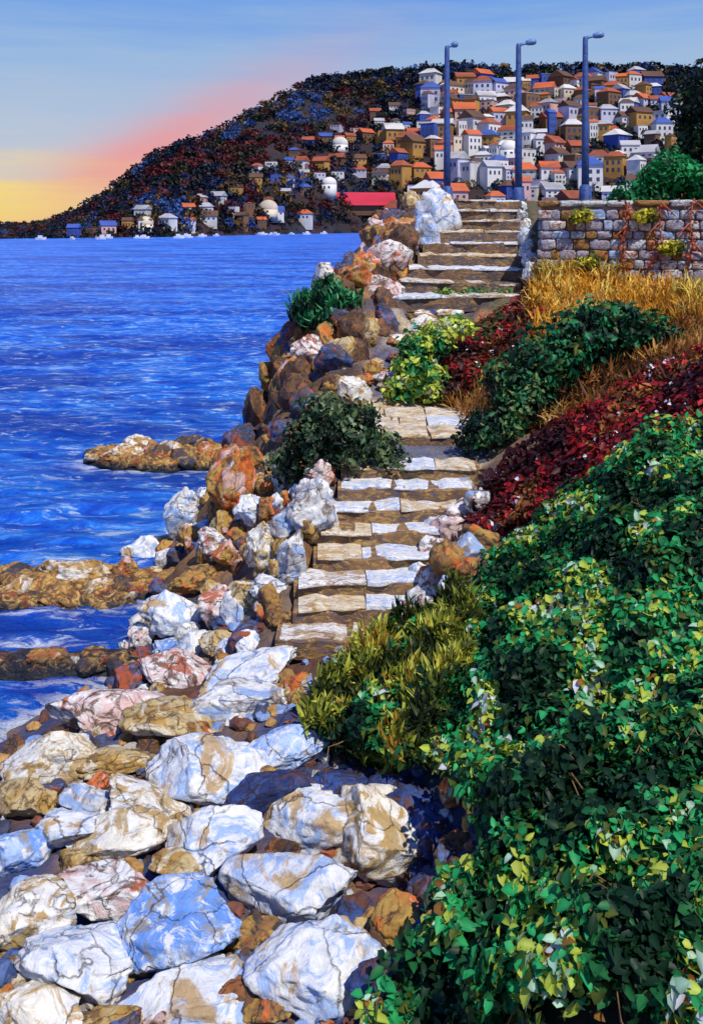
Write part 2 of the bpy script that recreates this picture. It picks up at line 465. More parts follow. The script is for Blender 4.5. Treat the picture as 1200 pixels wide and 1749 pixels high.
Z = {}
Z['hedge'] = zone((1200, 775), (1060, 845), (920, 945), (850, 1030), (780, 1080), (690, 1140), (580, 1200), (545, 1290), (640, 1325), (790, 1330), (850, 1390), (850, 1500), (800, 1580), (730, 1660), (655, 1740), (640, 1830), (1500, 1900), (1500, 760))
Z['olive'] = zone((820, 1040), (750, 1095), (660, 1145), (575, 1205), (535, 1290), (640, 1325), (770, 1330), (830, 1200), (860, 1080))
Z['red'] = zone((1500, 570), (1200, 620), (1130, 640), (1050, 690), (960, 735), (880, 790), (830, 840), (800, 910), (900, 905), (1060, 820), (1200, 765), (1500, 720))
Z['redlow'] = zone((730, 690), (740, 620), (850, 540), (900, 510), (930, 560), (860, 640), (800, 690))
Z['ochre'] = zone((905, 505), (940, 470), (1500, 470), (1500, 560), (1190, 560), (1060, 560), (940, 600), (900, 590))
Z['brown'] = zone((760, 700), (900, 520), (1000, 600), (1200, 540), (1200, 640), (1000, 730), (850, 740))
Z['sand'] = [(-.3, 13.8), (2.3, 13.8), (2.4, 17.2), (1.9, 18), (3.2, 21.2), (0.9, 21.2), (0.2, 18)]

# terrain colours
cols = np.zeros(GXm.shape+(3,))
cols[:] = (0.16, 0.11, 0.08)
nA = fbm2(GXm*0.9, GYm*0.9, 21, 4); nB = fbm2(GXm*2.5, GYm*2.5, 31, 4)
gyy, gxx = np.gradient(H, GS); slope = np.sqrt(gyy**2+gxx**2)
def put(mask, c): cols[mask] = c
put(GYm < 11, (0.12, 0.05, 0.028))
put((GYm < 11) & (nA > .53), (0.035, 0.06, 0.18))
put((GYm < 11) & (nB > .6), (0.24, 0.13, 0.05))
cl = (GXm < 3.2) & (GYm > 12)
put(cl, (0.11, 0.06, 0.035)); put(cl & (nA > .56), (0.09, 0.085, 0.12)); put(cl & (nB > .60), (0.34, 0.17, 0.06)); put(cl & (nB < .36), (0.05, 0.035, 0.035))
put((GYm > 20) & (GXm > 3.2), (0.12, 0.10, 0.05))
put(inpoly([(.3, 4.5), (1.6, 4.5), (1.9, 6.6), (1.8, 8.3), (.2, 8.7), (-.3, 8.2), (.4, 7)], GXm, GYm), (0.03, 0.04, 0.11))  # navy soil puts the hedge's shadow into the ground colour
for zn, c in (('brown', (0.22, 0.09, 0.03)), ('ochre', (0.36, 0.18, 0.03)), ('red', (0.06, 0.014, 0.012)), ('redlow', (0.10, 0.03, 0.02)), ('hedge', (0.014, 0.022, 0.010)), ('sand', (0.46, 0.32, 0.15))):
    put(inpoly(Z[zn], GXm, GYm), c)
put(inpoly(Z['sand'], GXm, GYm) & (nB > .56), (0.56, 0.46, 0.3))
put(inpoly(Z['sand'], GXm, GYm) & (GYm > 17.4) & (nB < .52), (0.15, 0.09, 0.07))
put(inpoly(Z['sand'], GXm, GYm) & (GYm > 17.4) & (nA > .55), (0.10, 0.10, 0.17))
for _ in range(3):
    c = cols.copy()
    for ax in (0, 1): c += np.roll(cols, 1, ax)+np.roll(cols, -1, ax)
    cols = c/5
ny, nx = GXm.shape
idx = np.arange(ny*nx).reshape(ny, nx)
quads = np.stack([idx[:-1, :-1], idx[:-1, 1:], idx[1:, 1:], idx[1:, :-1]], -1).reshape(-1, 4)
k = NM('ground_soil')
a = k.node('ShaderNodeAttribute', attribute_name='Col'); v = k.coords('Object', False)
n1 = k.noise(v, 5, 7, 0.7, 1.0); n2 = k.noise(v, 24, 4, 0.7)
c = k.mix(0.9, a.outputs['Color'], k.ramp(n1, [(0.3, 0.45), (0.5, 1.0), (0.72, 1.7)]), 'MULTIPLY')
k.l.new(c, k.b.inputs['Base Color']); k.b.inputs['Roughness'].default_value = 0.95
k.l.new(k.bump(n2, 0.6, 0.03, k.bump(n1, 0.8, 0.12)), k.b.inputs['Normal'])
keep = (H > -0.9).ravel()[quads].any(axis=1)
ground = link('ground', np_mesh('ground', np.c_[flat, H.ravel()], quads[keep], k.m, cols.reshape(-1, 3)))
tag(ground, kind='structure')

# ------------------------------------------------------------------ sea
def sea_obj():
    ys = np.concatenate([np.geomspace(4, 60, 300), np.geomspace(61, 6000, 150)])
    us = np.linspace(-1.25, 1.25, 420)
    Ym, Um = np.meshgrid(ys, us, indexing='ij')
    Xm = Um*(Ym+4)
    amp = np.clip(1.2-Ym/400, 0.0, 1)
    z = ((fbm2(Xm*0.35+Ym*0.1, Ym*0.75, 41, 4)-.5)*0.34+(fbm2(Xm*1.3, Ym*2.6, 51, 3)-.5)*0.15)*amp
    vs = np.stack([Xm, Ym, z], -1).reshape(-1, 3)
    ii = np.arange(len(vs)).reshape(Xm.shape)
    q = np.stack([ii[:-1, :-1], ii[:-1, 1:], ii[1:, 1:], ii[1:, :-1]], -1).reshape(-1, 4)
    k = NM('sea_water')
    tcn = k.node('ShaderNodeTexCoord').outputs['Object']
    def mapped(s):
        m = k.node('ShaderNodeMapping'); k.l.new(tcn, m.inputs[0]); m.inputs['Scale'].default_value = s; return m.outputs[0]
    nb = k.noise(mapped((0.05, 0.16, 1)), 1.0, 5, 0.6, 0.6)
    nm = k.noise(mapped((0.55, 1.45, 1)), 1.0, 8, 0.78, 1.0)
    nf = k.noise(mapped((1.6, 4.2, 1)), 1.0, 5, 0.7, 0.8)
    c = k.ramp(nm, [(0.30, (0.003, 0.025, 0.28)), (0.43, (0.006, 0.09, 0.64)), (0.54, (0.02, 0.21, 0.86)), (0.65, (0.24, 0.52, 0.95))])
    c = k.mix(k.ramp(nb, [(0.47, 0.0), (0.56, 0.72)]), c, (0.003, 0.03, 0.36))
    fa = k.node('ShaderNodeAttribute', attribute_name='Col').outputs['Fac']
    surf = k.math('MULTIPLY', fa, k.ramp(k.math('ADD', nf, k.math('MULTIPLY', fa, .12)), [(0.50, 0.0), (0.58, 1.0)]))
    foam = k.math('MULTIPLY', k.ramp(nf, [(0.55, 0.0), (0.60, 1.0)]), k.ramp(nm, [(0.46, 0.0), (0.54, 1.0)]))
    c = k.mix(k.math('MULTIPLY', foam, 0.75), c, (0.62, 0.74, 0.88))
    c = k.mix(surf, c, (0.78, 0.82, 0.86))
    k.l.new(c, k.b.inputs['Base Color'])
    k.b.inputs['Roughness'].default_value = 0.38
    k.b.inputs['Specular IOR Level'].default_value = 0.12
    k.l.new(k.bump(nf, 0.9, 0.07, k.bump(nm, 0.9, 0.35)), k.b.inputs['Normal'])
    hh = np.where((Xm > GX0) & (Xm < GX1) & (Ym > GY0) & (Ym < GY1), hgt(Xm, Ym), -2)
    fm = np.exp(-(np.minimum(hh+.05, 0)/.13)**2)*.85
    for x0, x1, yy, dp in ((-6.9, -2.0, 22.2, 2.0), (-7.2, -2.6, 14.3, 1.7), (-6.4, -2.4, 11.9, .8)):
        rr = np.sqrt(((Xm-(x0+x1)/2)/((x1-x0)/2+.1))**2+((Ym-yy)/(dp/2+.1))**2)
        fm = np.maximum(fm, np.exp(-np.abs(rr-1)/.09)*.8)
    o = link('sea', np_mesh('sea', vs, q, k.m, np.repeat(fm.reshape(-1, 1), 3, 1))); tag(o, kind='structure')
sea_obj()

# ------------------------------------------------------------------ far headland
sil = np.array([(-700, 368), (-200, 374), (0, 376), (60, 374), (110, 362), (180, 326), (260, 266), (330, 234), (400, 208), (432, 182), (500, 148), (560, 128), (620, 122), (700, 118), (800, 108), (850, 116),
                (1000, 112), (1100, 112), (1200, 118), (1500, 135), (2000, 200), (2600, 300)], float)
def shoreD(u): return np.interp(u, [-700, 0, 300, 620, 1200, 2600], [310, 320, 370, 520, 480, 420])
def hillP(u, t):
    u = np.asarray(u, float); t = np.asarray(t, float)
    D0 = shoreD(u); D1 = D0+60+190*np.clip((405-np.interp(u, sil[:, 0], sil[:, 1]))/290, 0, 1)
    D = D0+(D1-D0)*t
    zr = CZ+(HY-np.interp(u, sil[:, 0], sil[:, 1])-6)/F*D1
    zr = np.maximum(zr, 2.0)
    s = np.where(t <= 1, np.clip(t, 0, 1)**0.85, 1-0.55*np.clip(t-1, 0, 1)**1.3)
    x = (u-600)/F*D
    z = -1.2+(zr+1.2)*s+(fbm2(x*0.02, D*0.02, 61, 3)-.5)*10*np.clip(t*(1.3-t), 0, 1)
    return x, D, z
us = np.linspace(-700, 2600, 420); ts = np.linspace(0, 2.0, 90)
Um, Tm = np.meshgrid(us, ts)
hx, hy, hz = hillP(Um, Tm)
hz += (fbm2(hx*0.12, hy*0.12, 71, 3)-.5)*3*np.clip(Tm*8, 0, 1)
ii = np.arange(Um.size).reshape(Um.shape)
q = np.stack([ii[:-1, :-1], ii[:-1, 1:], ii[1:, 1:], ii[1:, :-1]], -1).reshape(-1, 4)
k = NM('hill_scrub'); v = k.coords('Object', False)
n1 = k.noise(v, 0.05, 6, 0.65, 1.0); n2 = k.noise(v, 0.18, 6, 0.7, 0.8)
c = k.ramp(n1, [(0.30, (0.008, 0.012, 0.040)), (0.45, (0.018, 0.016, 0.014)), (0.56, (0.034, 0.012, 0.014)), (0.70, (0.06, 0.035, 0.02))])
c = k.mix(k.ramp(n2, [(0.55, 0.0), (0.66, 0.8)]), c, (0.015, 0.03, 0.11))
k.l.new(c, k.b.inputs['Base Color']); k.b.inputs['Roughness'].default_value = 1.0
k.l.new(k.bump(n2, 0.8, 2.0), k.b.inputs['Normal'])
tag(link('hill', np_mesh('hill', np.stack([hx, hy, hz], -1).reshape(-1, 3), q, k.m)), kind='structure')

# ------------------------------------------------------------------ leaves
def norm(v): return v/np.maximum(np.linalg.norm(v, axis=-1, keepdims=True), 1e-9)
LEAF_T = np.array([(0, 2, 1), (0, 1, 3), (2, 4, 6), (2, 6, 1), (1, 6, 5), (1, 5, 3), (4, 7, 6), (6, 7, 5)])
def leaf_mesh(name, pos, nor, length, width, colours, droop=0.3, tilt=0.5, tang=None, seed=0, mat=None, fold=0.18, curl=0.25):
    r = np.random.default_rng(seed); n = len(pos)
    sz = r.uniform(0.55, 1.45, n); L_ = np.broadcast_to(length, (n,))*sz*r.uniform(.85, 1.15, n); W_ = np.broadcast_to(width, (n,))*sz*r.uniform(0.8, 1.2, n)
    nn = norm(nor+r.normal(0, tilt, (n, 3)))
    t0 = r.normal(0, 1, (n, 3)) if tang is None else tang+r.normal(0, 0.35, (n, 3))
    t0[:, 2] -= droop
    t = norm(t0-nn*(t0*nn).sum(1, keepdims=True)); b = np.cross(nn, t)
    Lc, Wc = L_[:, None], W_[:, None]
    V = np.zeros((n, 8, 3))
    V[:, 0] = pos
    V[:, 1] = pos+t*Lc*.32-nn*Wc*fold*.5
    V[:, 2] = pos+t*Lc*.30+b*Wc*.5+nn*Wc*fold
    V[:, 3] = pos+t*Lc*.30-b*Wc*.5+nn*Wc*fold
    V[:, 4] = pos+t*Lc*.68+b*Wc*.40+nn*(Wc*fold*.6-Lc*curl*.25)
    V[:, 5] = pos+t*Lc*.68-b*Wc*.40+nn*(Wc*fold*.6-Lc*curl*.25)
    V[:, 6] = pos+t*Lc*.70-nn*(Wc*fold*.3+Lc*curl*.3)
    V[:, 7] = pos+t*Lc-nn*Lc*curl
    T = (LEAF_T[None]+(np.arange(n)*8)[:, None, None]).reshape(-1, 3)
    shade = np.array([1.0, 1.28, .92, .92, .88, .88, 1.2, .95])[None, :, None]*r.uniform(.88, 1.12, (n, 8, 1))   # paler midrib, darker rim
    C = np.clip(np.asarray(colours)[:, None, :]*shade, 0, 1).reshape(-1, 3)
    return np_mesh(name, V.reshape(-1, 3), T, mat or LEAF, C)

def palette(pal, wts, field, r, jit=0.18):
    """pick a tint per leaf: weights drift with a smooth field so that tints gather in drifts"""
    pal = np.array(pal); n = len(field)
    cum = np.cumsum(wts)/np.sum(wts)
    f = np.argsort(np.argsort(field))/max(n-1, 1)
    u = np.clip(0.74*f+0.26*r.random(n), 0, 0.9999)
    u = np.argsort(np.argsort(u))/max(n, 1)
    c = pal[np.minimum(np.searchsorted(cum, u), len(pal)-1)]
    return c*r.uniform(1-jit, 1+jit, (n, 1))*r.uniform(1-jit*.3, 1+jit*.3, (n, 3))

def scatter(poly, n, seed):
    r = np.random.default_rng(seed); pa = np.array(poly)
    x0, y0 = pa.min(0); x1, y1 = pa.max(0)
    xs, ys = [], []; got = 0
    while got < n:
        x = r.uniform(x0, x1, n*2); y = r.uniform(y0, y1, n*2)
        kk = inpoly(poly, x, y); xs.append(x[kk]); ys.append(y[kk]); got += kk.sum()
    return np.concatenate(xs)[:n], np.concatenate(ys)[:n], r

def cover(name, poly, n, length, width, pal, wts, thick, seed, label, cat, droop=0.4, tilt=0.5, fs=1.6, lumps=0.25, upright=None, lf=1.7):
    x, y, r = scatter(poly, n, seed)
    lump = fbm2(x*lf, y*lf, seed+5, 3)
    nn = nrm_at(x, y)
    d = thick*(0.15+r.random(n)**0.6*0.85)+lumps*(lump-0.4)
    pos = np.c_[x, y, hgt(x, y)]+nn*d[:, None]
    fld = fbm2(x*fs, y*fs, seed+11, 4)
    c = palette(pal, wts, fld, r)
    tang = None
    if upright is not None: tang = np.tile(np.array([[0, 0, upright]]), (n, 1))+r.normal(0, .3, (n, 3))
    o = link(name, leaf_mesh(name, pos, nn if upright is None else norm(nn*[1, 1, .2]+r.normal(0, .4, (n, 3))), length, width, c, droop if upright is None else 0, tilt, tang, seed))
    tag(o, label, cat, kind='stuff')
    return o

GD, GM, GE, GY_, GP = (0.006, 0.030, 0.012), (0.014, 0.115, 0.034), (0.020, 0.29, 0.09), (0.36, 0.45, 0.06), (0.34, 0.54, 0.38)
cover('ivy_ground_cover', Z['hedge'], 92000, 0.076, 0.05, [GD, GM, (0.07, 0.10, 0.015), GE, GY_, GP, (0.22, 0.10, 0.02), (0.5, 0.55, 0.6)], [33, 21, 8, 20, 13, 4, 1, 1], 0.36, 101,
      'dense dark and bright green leafy ivy covering the bank at right', 'ivy', fs=3.6, lumps=0.62, lf=2.8)
ivy = bpy.data.objects['ivy_ground_cover']
xs_, ys_, r = scatter(Z['hedge'], 170, 103)
bm = bmesh.new()
for x_, y_ in zip(xs_, ys_):
    an = r.uniform(0, 6.28); ln_ = r.uniform(.3, .9); pts = []
    for j in range(5):
        f_ = j/4; xx = x_+math.cos(an+f_*.8)*ln_*f_; yy = y_+math.sin(an+f_*.8)*ln_*f_
        lp = float(fbm2(np.array([xx*2.8]), np.array([yy*2.8]), 106, 3)[0])
        pts.append((xx, yy, float(hgt(xx, yy))+.15+.62*(lp-.4)+.18*math.sin(f_*3.1)))
    tube(bm, pts, [.008, .007, .006, .005, .003], 5)
st = link('stem', bm_mesh('stem', bm, plain('ivy_stem', (0.16, 0.09, 0.035), .8, .5, 9, .2), True), ivy); st['kind'] = 'stuff'
cover('olive_grass', Z['olive'], 17000, 0.15, 0.032, [(0.02, 0.035, 0.010), (0.08, 0.10, 0.015), (0.22, 0.25, 0.03), (0.42, 0.44, 0.06), (0.34, 0.18, 0.02)], [25, 22, 24, 23, 6], 0.40, 111,
      'olive and yellow-green tufted grass beside the foot of the steps', 'grass', upright=1.0, fs=4.0, lumps=.45, lf=2.6)
cover('red_ground_cover', Z['red'], 10000, 0.11, 0.06, [(0.035, 0.006, 0.008), (0.13, 0.009, 0.012), (0.33, 0.012, 0.018), (0.50, 0.03, 0.035), (0.14, 0.055, 0.02), (0.34, 0.13, 0.03)], [32, 22, 20, 7, 13, 6], 0.22, 121,
      'crimson-leaved ground cover above the ivy bank', 'ground cover', fs=2.0)
cover('red_succulents', Z['redlow'], 3600, 0.15, 0.07, [(0.03, 0.010, 0.010), (0.12, 0.02, 0.015), (0.35, 0.012, 0.02), (0.16, 0.06, 0.02), (0.03, 0.06, 0.02)], [30, 25, 22, 12, 11], 0.2, 131,
      'dark red low plants on the brown slope above the landing', 'plants', fs=1.6)
cover('dry_grass', Z['ochre'], 12000, 0.34, 0.03, [(0.30, 0.13, 0.015), (0.55, 0.26, 0.02), (0.70, 0.38, 0.04), (0.70, 0.56, 0.13), (0.40, 0.15, 0.03)], [20, 32, 26, 14, 8], 0.10, 141,
      'ochre dry grass on the bank below the stone wall', 'grass', upright=1.0, fs=1.5)
cover('brown_grass', Z['brown'], 6000, 0.26, 0.03, [(0.08, 0.03, 0.012), (0.20, 0.08, 0.02), (0.32, 0.14, 0.03), (0.45, 0.26, 0.06)], [30, 34, 24, 12], 0.06, 151,
      'rusty brown withered grass on the slope between shrubs', 'grass', upright=0.8, fs=1.3)

# ------------------------------------------------------------------ rocks
ICO = {}
def ico(sub):
    if sub not in ICO:
        bm = bmesh.new(); bmesh.ops.create_icosphere(bm, subdivisions=sub, radius=1)
        ICO[sub] = (np.array([v.co[:] for v in bm.verts]), np.array([[v.index for v in f.verts] for f in bm.faces])); bm.free()
    return ICO[sub]
def rock_mesh(name, dims, seed, mat, sub=5, facets=14, rough=0.2):
    v, f = ico(sub); r = np.random.default_rng(seed)
    p = v*1.0
    for _ in range(facets):
        n = norm(r.normal(0, 1, 3)+np.array([0, 0, .15])); d = r.uniform(0.56, 0.88)
        s = p@n; over = np.maximum(s-d, 0)
        p = p-np.outer(over*0.93, n)
    o = r.uniform(0, 50, 3)
    ridge = 1-np.abs(fbm3(v*2.6+o, seed % 19, 4)*2-1)
    nz_ = (fbm3(v*1.4+o, seed % 17, 3)-.5)*rough*2.6-(ridge**4-.4)*rough*.55+(fbm3(v*7+o, seed % 13, 3)-.5)*rough*0.9
    p = p*(1+nz_)[:, None]
    p = p/np.abs(p).max(0)
    p = p*(np.array(dims)/2)
    return np_mesh(name, p, f, mat)

rock_seed = [500]
def rock(px, py, wpx, hpx, tone, label, name='boulder', cat='boulder', group=None, sub=5, dz=0.0, Y=None, parent=None, grow=1.05):
    rock_seed[0] += 1
    base = cast(px, py+0.34*hpx) if Y is None else P(px, py+0.34*hpx, Y)
    s = base[1]/F
    wd, ht = wpx*s*grow, hpx*s*grow
    down = (py-HY)/F
    tall = ht*(1.05 if down < .35 else (0.95 if down < .5 else 0.80)/(1+0.25*down))
    dep = min(wd, max(ht, wd*.6))*random.uniform(.85, 1.05)
    me = rock_mesh(name, (wd, dep, tall), rock_seed[0], RM[tone], sub, 14, .15 if grow > 1.2 else .2)
    o = link(name, me, parent, (base[0], base[1]+dep*.12, base[2]+tall*.28+dz))
    o.rotation_euler = (random.uniform(-.2, .2), random.uniform(-.22, .22), random.uniform(-.4, .4))
    if label: tag(o, label, cat, group)
    return o
G1 = 'boulders on the pebble beach'  # navy boulders carry the hedge and grass shade in their colour
for a in [
    (655, 1430, 185, 165, 'cream', 'round cream boulder with ochre rim, nearest the ivy bank'),
    (532, 1402, 150, 100, 'white', 'pale grey boulder just left of the round cream boulder'),
    (492, 1520, 205, 150, 'white', 'largest white boulder with flat lit top in the beach centre'),
    (292, 1590, 200, 150, 'blue', 'large blue-tinted boulder left of the largest white boulder'),
    (540, 1655, 195, 135, 'white', 'white and blue boulder at the bottom, beside the dark shaded gap'),
    (145, 1650, 180, 125, 'white', 'white boulder below the pinkish one near the lower left corner'),
    (365, 1432, 135, 120, 'white', 'blocky white boulder above the blue-tinted boulder'),
    (360, 1318, 190, 125, 'white', 'broad white boulder highest in the middle of the beach'),
    (105, 1418, 130, 85, 'white', 'smaller bright white boulder near left edge, mid beach'),
    (205, 1435, 140, 90, 'cream', 'cream boulder touching the smaller bright white boulder'),
    (185, 1535, 175, 100, 'pink', 'pinkish white boulder left of the blue-tinted boulder'),
    (45, 1575, 120, 130, 'cream', 'cream boulder cut by the left edge of the picture'),
    (245, 1375, 140, 80, 'cream', 'low ochre-stained cream boulder above mid beach'),
    (75, 1300, 140, 95, 'cream', 'chalky cream boulder by the waterline at left'),
    (190, 1218, 180, 85, 'pink', 'mauve and white boulder at the water edge below the spits'),
    (310, 1240, 170, 65, 'ochre', 'long ochre slab lying beside the mauve boulder'),
    (410, 1200, 165, 75, 'grey', 'grey and white slab below the first step'),
    (430, 1150, 150, 50, 'white', 'flat whitish slab right at the foot of the steps'),
    (300, 1150, 130, 50, 'pink', 'flat pinkish slab left of the step foot'),
    (490, 1278, 120, 75, 'blue', 'light blue-grey boulder against the olive grass'),
    (450, 1362, 140, 75, 'navy', 'boulder with deep blue painted shade under the olive grass'),
    (190, 1305, 120, 50, 'ochre', 'small ochre slab right of the chalky cream boulder'),
    (25, 1455, 110, 80, 'blue', 'bluish boulder at left edge above the cut cream boulder'),
    (320, 1720, 210, 95, 'white', 'white boulder with blue patches on the bottom edge'),
    (60, 1740, 150, 80, 'cream', 'cream boulder in the bottom left corner'),
    (195, 1745, 110, 60, 'ochre', 'ochre stone on the bottom edge between two pale boulders'),
    (690, 1570, 90, 90, 'rust', 'rust-brown boulder below the round cream boulder'),
    (312, 1485, 95, 65, 'ochre', 'ochre wedge stone between blocky white and blue boulders'),
    (140, 1482, 90, 50, 'ochre', 'small ochre stone above the pinkish white boulder'),
    (705, 1375, 130, 60, 'navy', 'boulder with navy painted shade tucked under the edge of the hedge'),
    (20, 1660, 90, 70, 'ochre', 'ochre boulder on left edge beside the lower white boulder'),
    (430, 1600, 110, 60, 'brown', 'brown stone between the largest white and bottom white boulders'),
    (440, 1725, 110, 70, 'brown', 'dark brown stone on the bottom edge in the middle'),
    (600, 1560, 80, 70, 'navy', 'stone dark with painted shade in the gap right of the largest white boulder'),
    (660, 1680, 110, 90, 'navy', 'stone with dark blue painted shade at the bottom beside the ivy'),
    (275, 1435, 60, 40, 'brown', 'small brown stone between cream and blocky white boulders'),
    (40, 1365, 120, 60, 'ochre', 'tawny stone on the left edge below the chalky boulder'),
    (150, 1365, 90, 45, 'grey', 'small grey stone in the middle left of the beach'),
    (560, 1210, 90, 55, 'brown', 'brown stone where the beach meets the olive grass'),
    (600, 1335, 130, 45, 'navy', 'flat stone dark with painted shade under the fringe of olive grass'),
]: rock(*a, group=G1, grow=1.30)
G2 = 'rocks on the bank between steps and sea'
for a in [
    (397, 825, 85, 120, 'rust', 'tall ochre and pink rock at the water end of the bank'),
    (482, 815, 60, 100, 'grey', 'upright whitish rock below the dark green bush'),
    (432, 872, 85, 50, 'white', 'low white rock between the tall ochre and upright whitish rocks'),
    (310, 885, 65, 95, 'grey', 'grey pointed rock on the seaward edge of the bank'),
    (347, 850, 45, 40, 'white', 'small white rock at the foot of the tall ochre rock'),
    (250, 948, 95, 80, 'white', 'white rock with blue shadowed face where a spit joins the bank'),
    (325, 918, 45, 55, 'rust', 'small orange rock in the middle of the bank'),
    (360, 925, 60, 75, 'pink', 'pinkish white rock beside the small orange rock'),
    (388, 948, 55, 65, 'rust', 'orange-ochre rock below the tall ochre rock'),
    (450, 930, 70, 100, 'cream', 'cream and ochre upright rock near the middle steps'),
    (300, 1052, 135, 95, 'white', 'rugged white rock above the lowest inlet'),
    (368, 1035, 70, 80, 'pink', 'pink-white rock right of the rugged white rock'),
    (245, 1085, 60, 80, 'pink', 'small pink rock at the water end of the lowest spit'),
    (420, 1015, 75, 60, 'ochre', 'ochre rock left of the lower steps'),
    (462, 1003, 70, 55, 'white', 'white rock touching the left side of the lower steps'),
    (420, 1098, 55, 60, 'white', 'small white rock left of the bottom step'),
    (300, 1108, 120, 50, 'blue', 'blue-grey rock below the rugged white rock'),
    (530, 865, 90, 100, 'grey', 'large grey and white rock left of the top lower steps'),
    (500, 950, 60, 110, 'grey', 'long leaning pale rock against the left side of the steps'),
    (563, 895, 45, 70, 'white', 'narrow white rock hugging the left edge of the steps'),
    (340, 985, 110, 50, 'brown', 'brown rock under the orange rocks of the bank'),
    (425, 790, 60, 50, 'brown', 'brown rock behind the tall ochre rock'),
    (370, 1095, 70, 50, 'ochre', 'tawny rock between rugged white rock and bottom step'),
    (455, 870, 40, 45, 'brown', 'small brown rock below the upright whitish rock'),
    (480, 1060, 60, 45, 'brown', 'brown rock at the left end of the second step'),
]: rock(*a, name='rock', cat='rock', group=G2)
G3 = 'rocks along the cliff beside the upper path'
for a in [
    (742, 368, 85, 105, 'white', 'big white weathered rock left of the upper steps'),
    (727, 405, 50, 80, 'blue', 'bluish upright rock in front of the big white weathered rock'),
    (668, 440, 85, 75, 'pink', 'pink-streaked rock on the cliff edge by the upper steps'),
    (640, 398, 60, 60, 'brown', 'brown rock on the cliff shoulder above the bay'),
    (690, 395, 55, 60, 'rust', 'orange-brown rock between brown rock and big white rock'),
    (610, 470, 65, 55, 'rust', 'rust rock overhanging the bay at the cliff edge'),
    (655, 495, 90, 45, 'pink', 'long pale rock at the foot of the upper steps'),
    (530, 605, 70, 75, 'pink', 'pink and white streaked rock in the cliff face'),
    (480, 600, 55, 75, 'brown', 'dark brown crag on the seaward cliff face'),
    (475, 665, 50, 70, 'brown', 'dark brown crag near the foot of the cliff'),
    (570, 610, 75, 60, 'dark', 'blue-black rock in the middle of the cliff'),
    (600, 560, 80, 55, 'brown', 'brown rock on top of the cliff below the green tuft'),
    (605, 672, 65, 60, 'cream', 'cream and yellow rock by the path above the dark bush'),
    (575, 665, 55, 45, 'ochre', 'ochre rock left of the cream and yellow rock'),
    (635, 632, 35, 35, 'rust', 'small orange stone beside the sandy path'),
    (515, 690, 60, 55, 'dark', 'dark bluish rock at the cliff foot above the dark bush'),
    (500, 545, 60, 60, 'dark', 'dark rock under the green cliff tuft'),
    (560, 690, 45, 40, 'brown', 'small brown stone just behind the dark bush'),
    (620, 700, 40, 30, 'rust', 'orange stone at the left end of the landing'),
]: rock(*a, name='rock', cat='rock', group=G3, sub=4)

def filler(name, part, label, cat, n, poly, tones, wts, smin, smax, seed, tall=1.0):
    x, y, r = scatter(poly, n, seed); z = hgt(x, y)
    e = empty(name, (x.mean(), y.mean(), 0)); c0 = np.array(e.location)
    for i in range(n):
        if z[i] < -.25: continue
        s_ = r.uniform(smin, smax); me = rock_mesh(part, (s_*r.uniform(.7, 1.2), s_*r.uniform(.7, 1.1), s_*r.uniform(.7, 1.2)*tall), seed*10+i, RM[tones[r.choice(len(tones), p=np.array(wts)/sum(wts))]], 4, 14, .22)
        o = link(part, me, e, np.array([x[i], y[i], z[i]+s_*.08])-c0); o.rotation_euler = (r.uniform(-.5, .5), r.uniform(-.5, .5), r.uniform(0, 6))
    tag(e, label, cat)
filler('cliff', 'crag', 'brown craggy cliff dropping to the bay left of the upper path', 'cliff', 150, [(-2.5, 17.5), (-.2, 17.2), (.35, 18.6), (.9, 20), (1.0, 21.2), (1.3, 23), (3.0, 27.6), (1.6, 30), (.2, 28), (-1.8, 25), (-2.6, 21)],
       ['brown', 'dark', 'rust', 'pink', 'ochre', 'umber'], [24, 26, 8, 5, 5, 32], .35, 1.0, 31, 1.3)
filler('rubble_bank', 'stone', 'jumbled brown and white rubble between the lower steps and the sea', 'rubble', 170, [(-3.4, 11.2), (-1.3, 10.7), (-.9, 11), (-.15, 13.6), (-.4, 15.5), (-1.2, 17.5), (-2.6, 18.5), (-3.6, 17.5), (-3.4, 13)],
       ['brown', 'white', 'grey', 'rust', 'dark', 'ochre', 'pink'], [22, 11, 8, 16, 24, 11, 8], .18, .55, 33)
filler('beach_rubble', 'stone', 'small brown, navy and ochre stones wedged between the beach boulders', 'stones', 200, [(-5.5, 4), (.8, 4.2), (1.2, 5.6), (1.3, 7.6), (.2, 8.6), (-.6, 10.2), (-2, 11), (-3.4, 10.2), (-4.6, 9)],
       ['dark', 'ochre', 'navy', 'brown', 'rust', 'umber'], [16, 16, 22, 18, 14, 14], .16, .42, 35, .8)
filler('shade_toned_rubble', 'stone', 'stones toned navy as painted shade, some rust, heaped at the foot of the ivy', 'stones', 75, [(.55, 5.3), (1.3, 5.6), (1.75, 6.6), (1.7, 8.0), (.9, 8.5), (.2, 8.5), (.5, 7.2)],  # dark and navy tones put the ivy's shade into the stone colour
       ['dark', 'navy', 'rust', 'umber', 'blue'], [36, 36, 6, 16, 6], .16, .46, 37, .8)
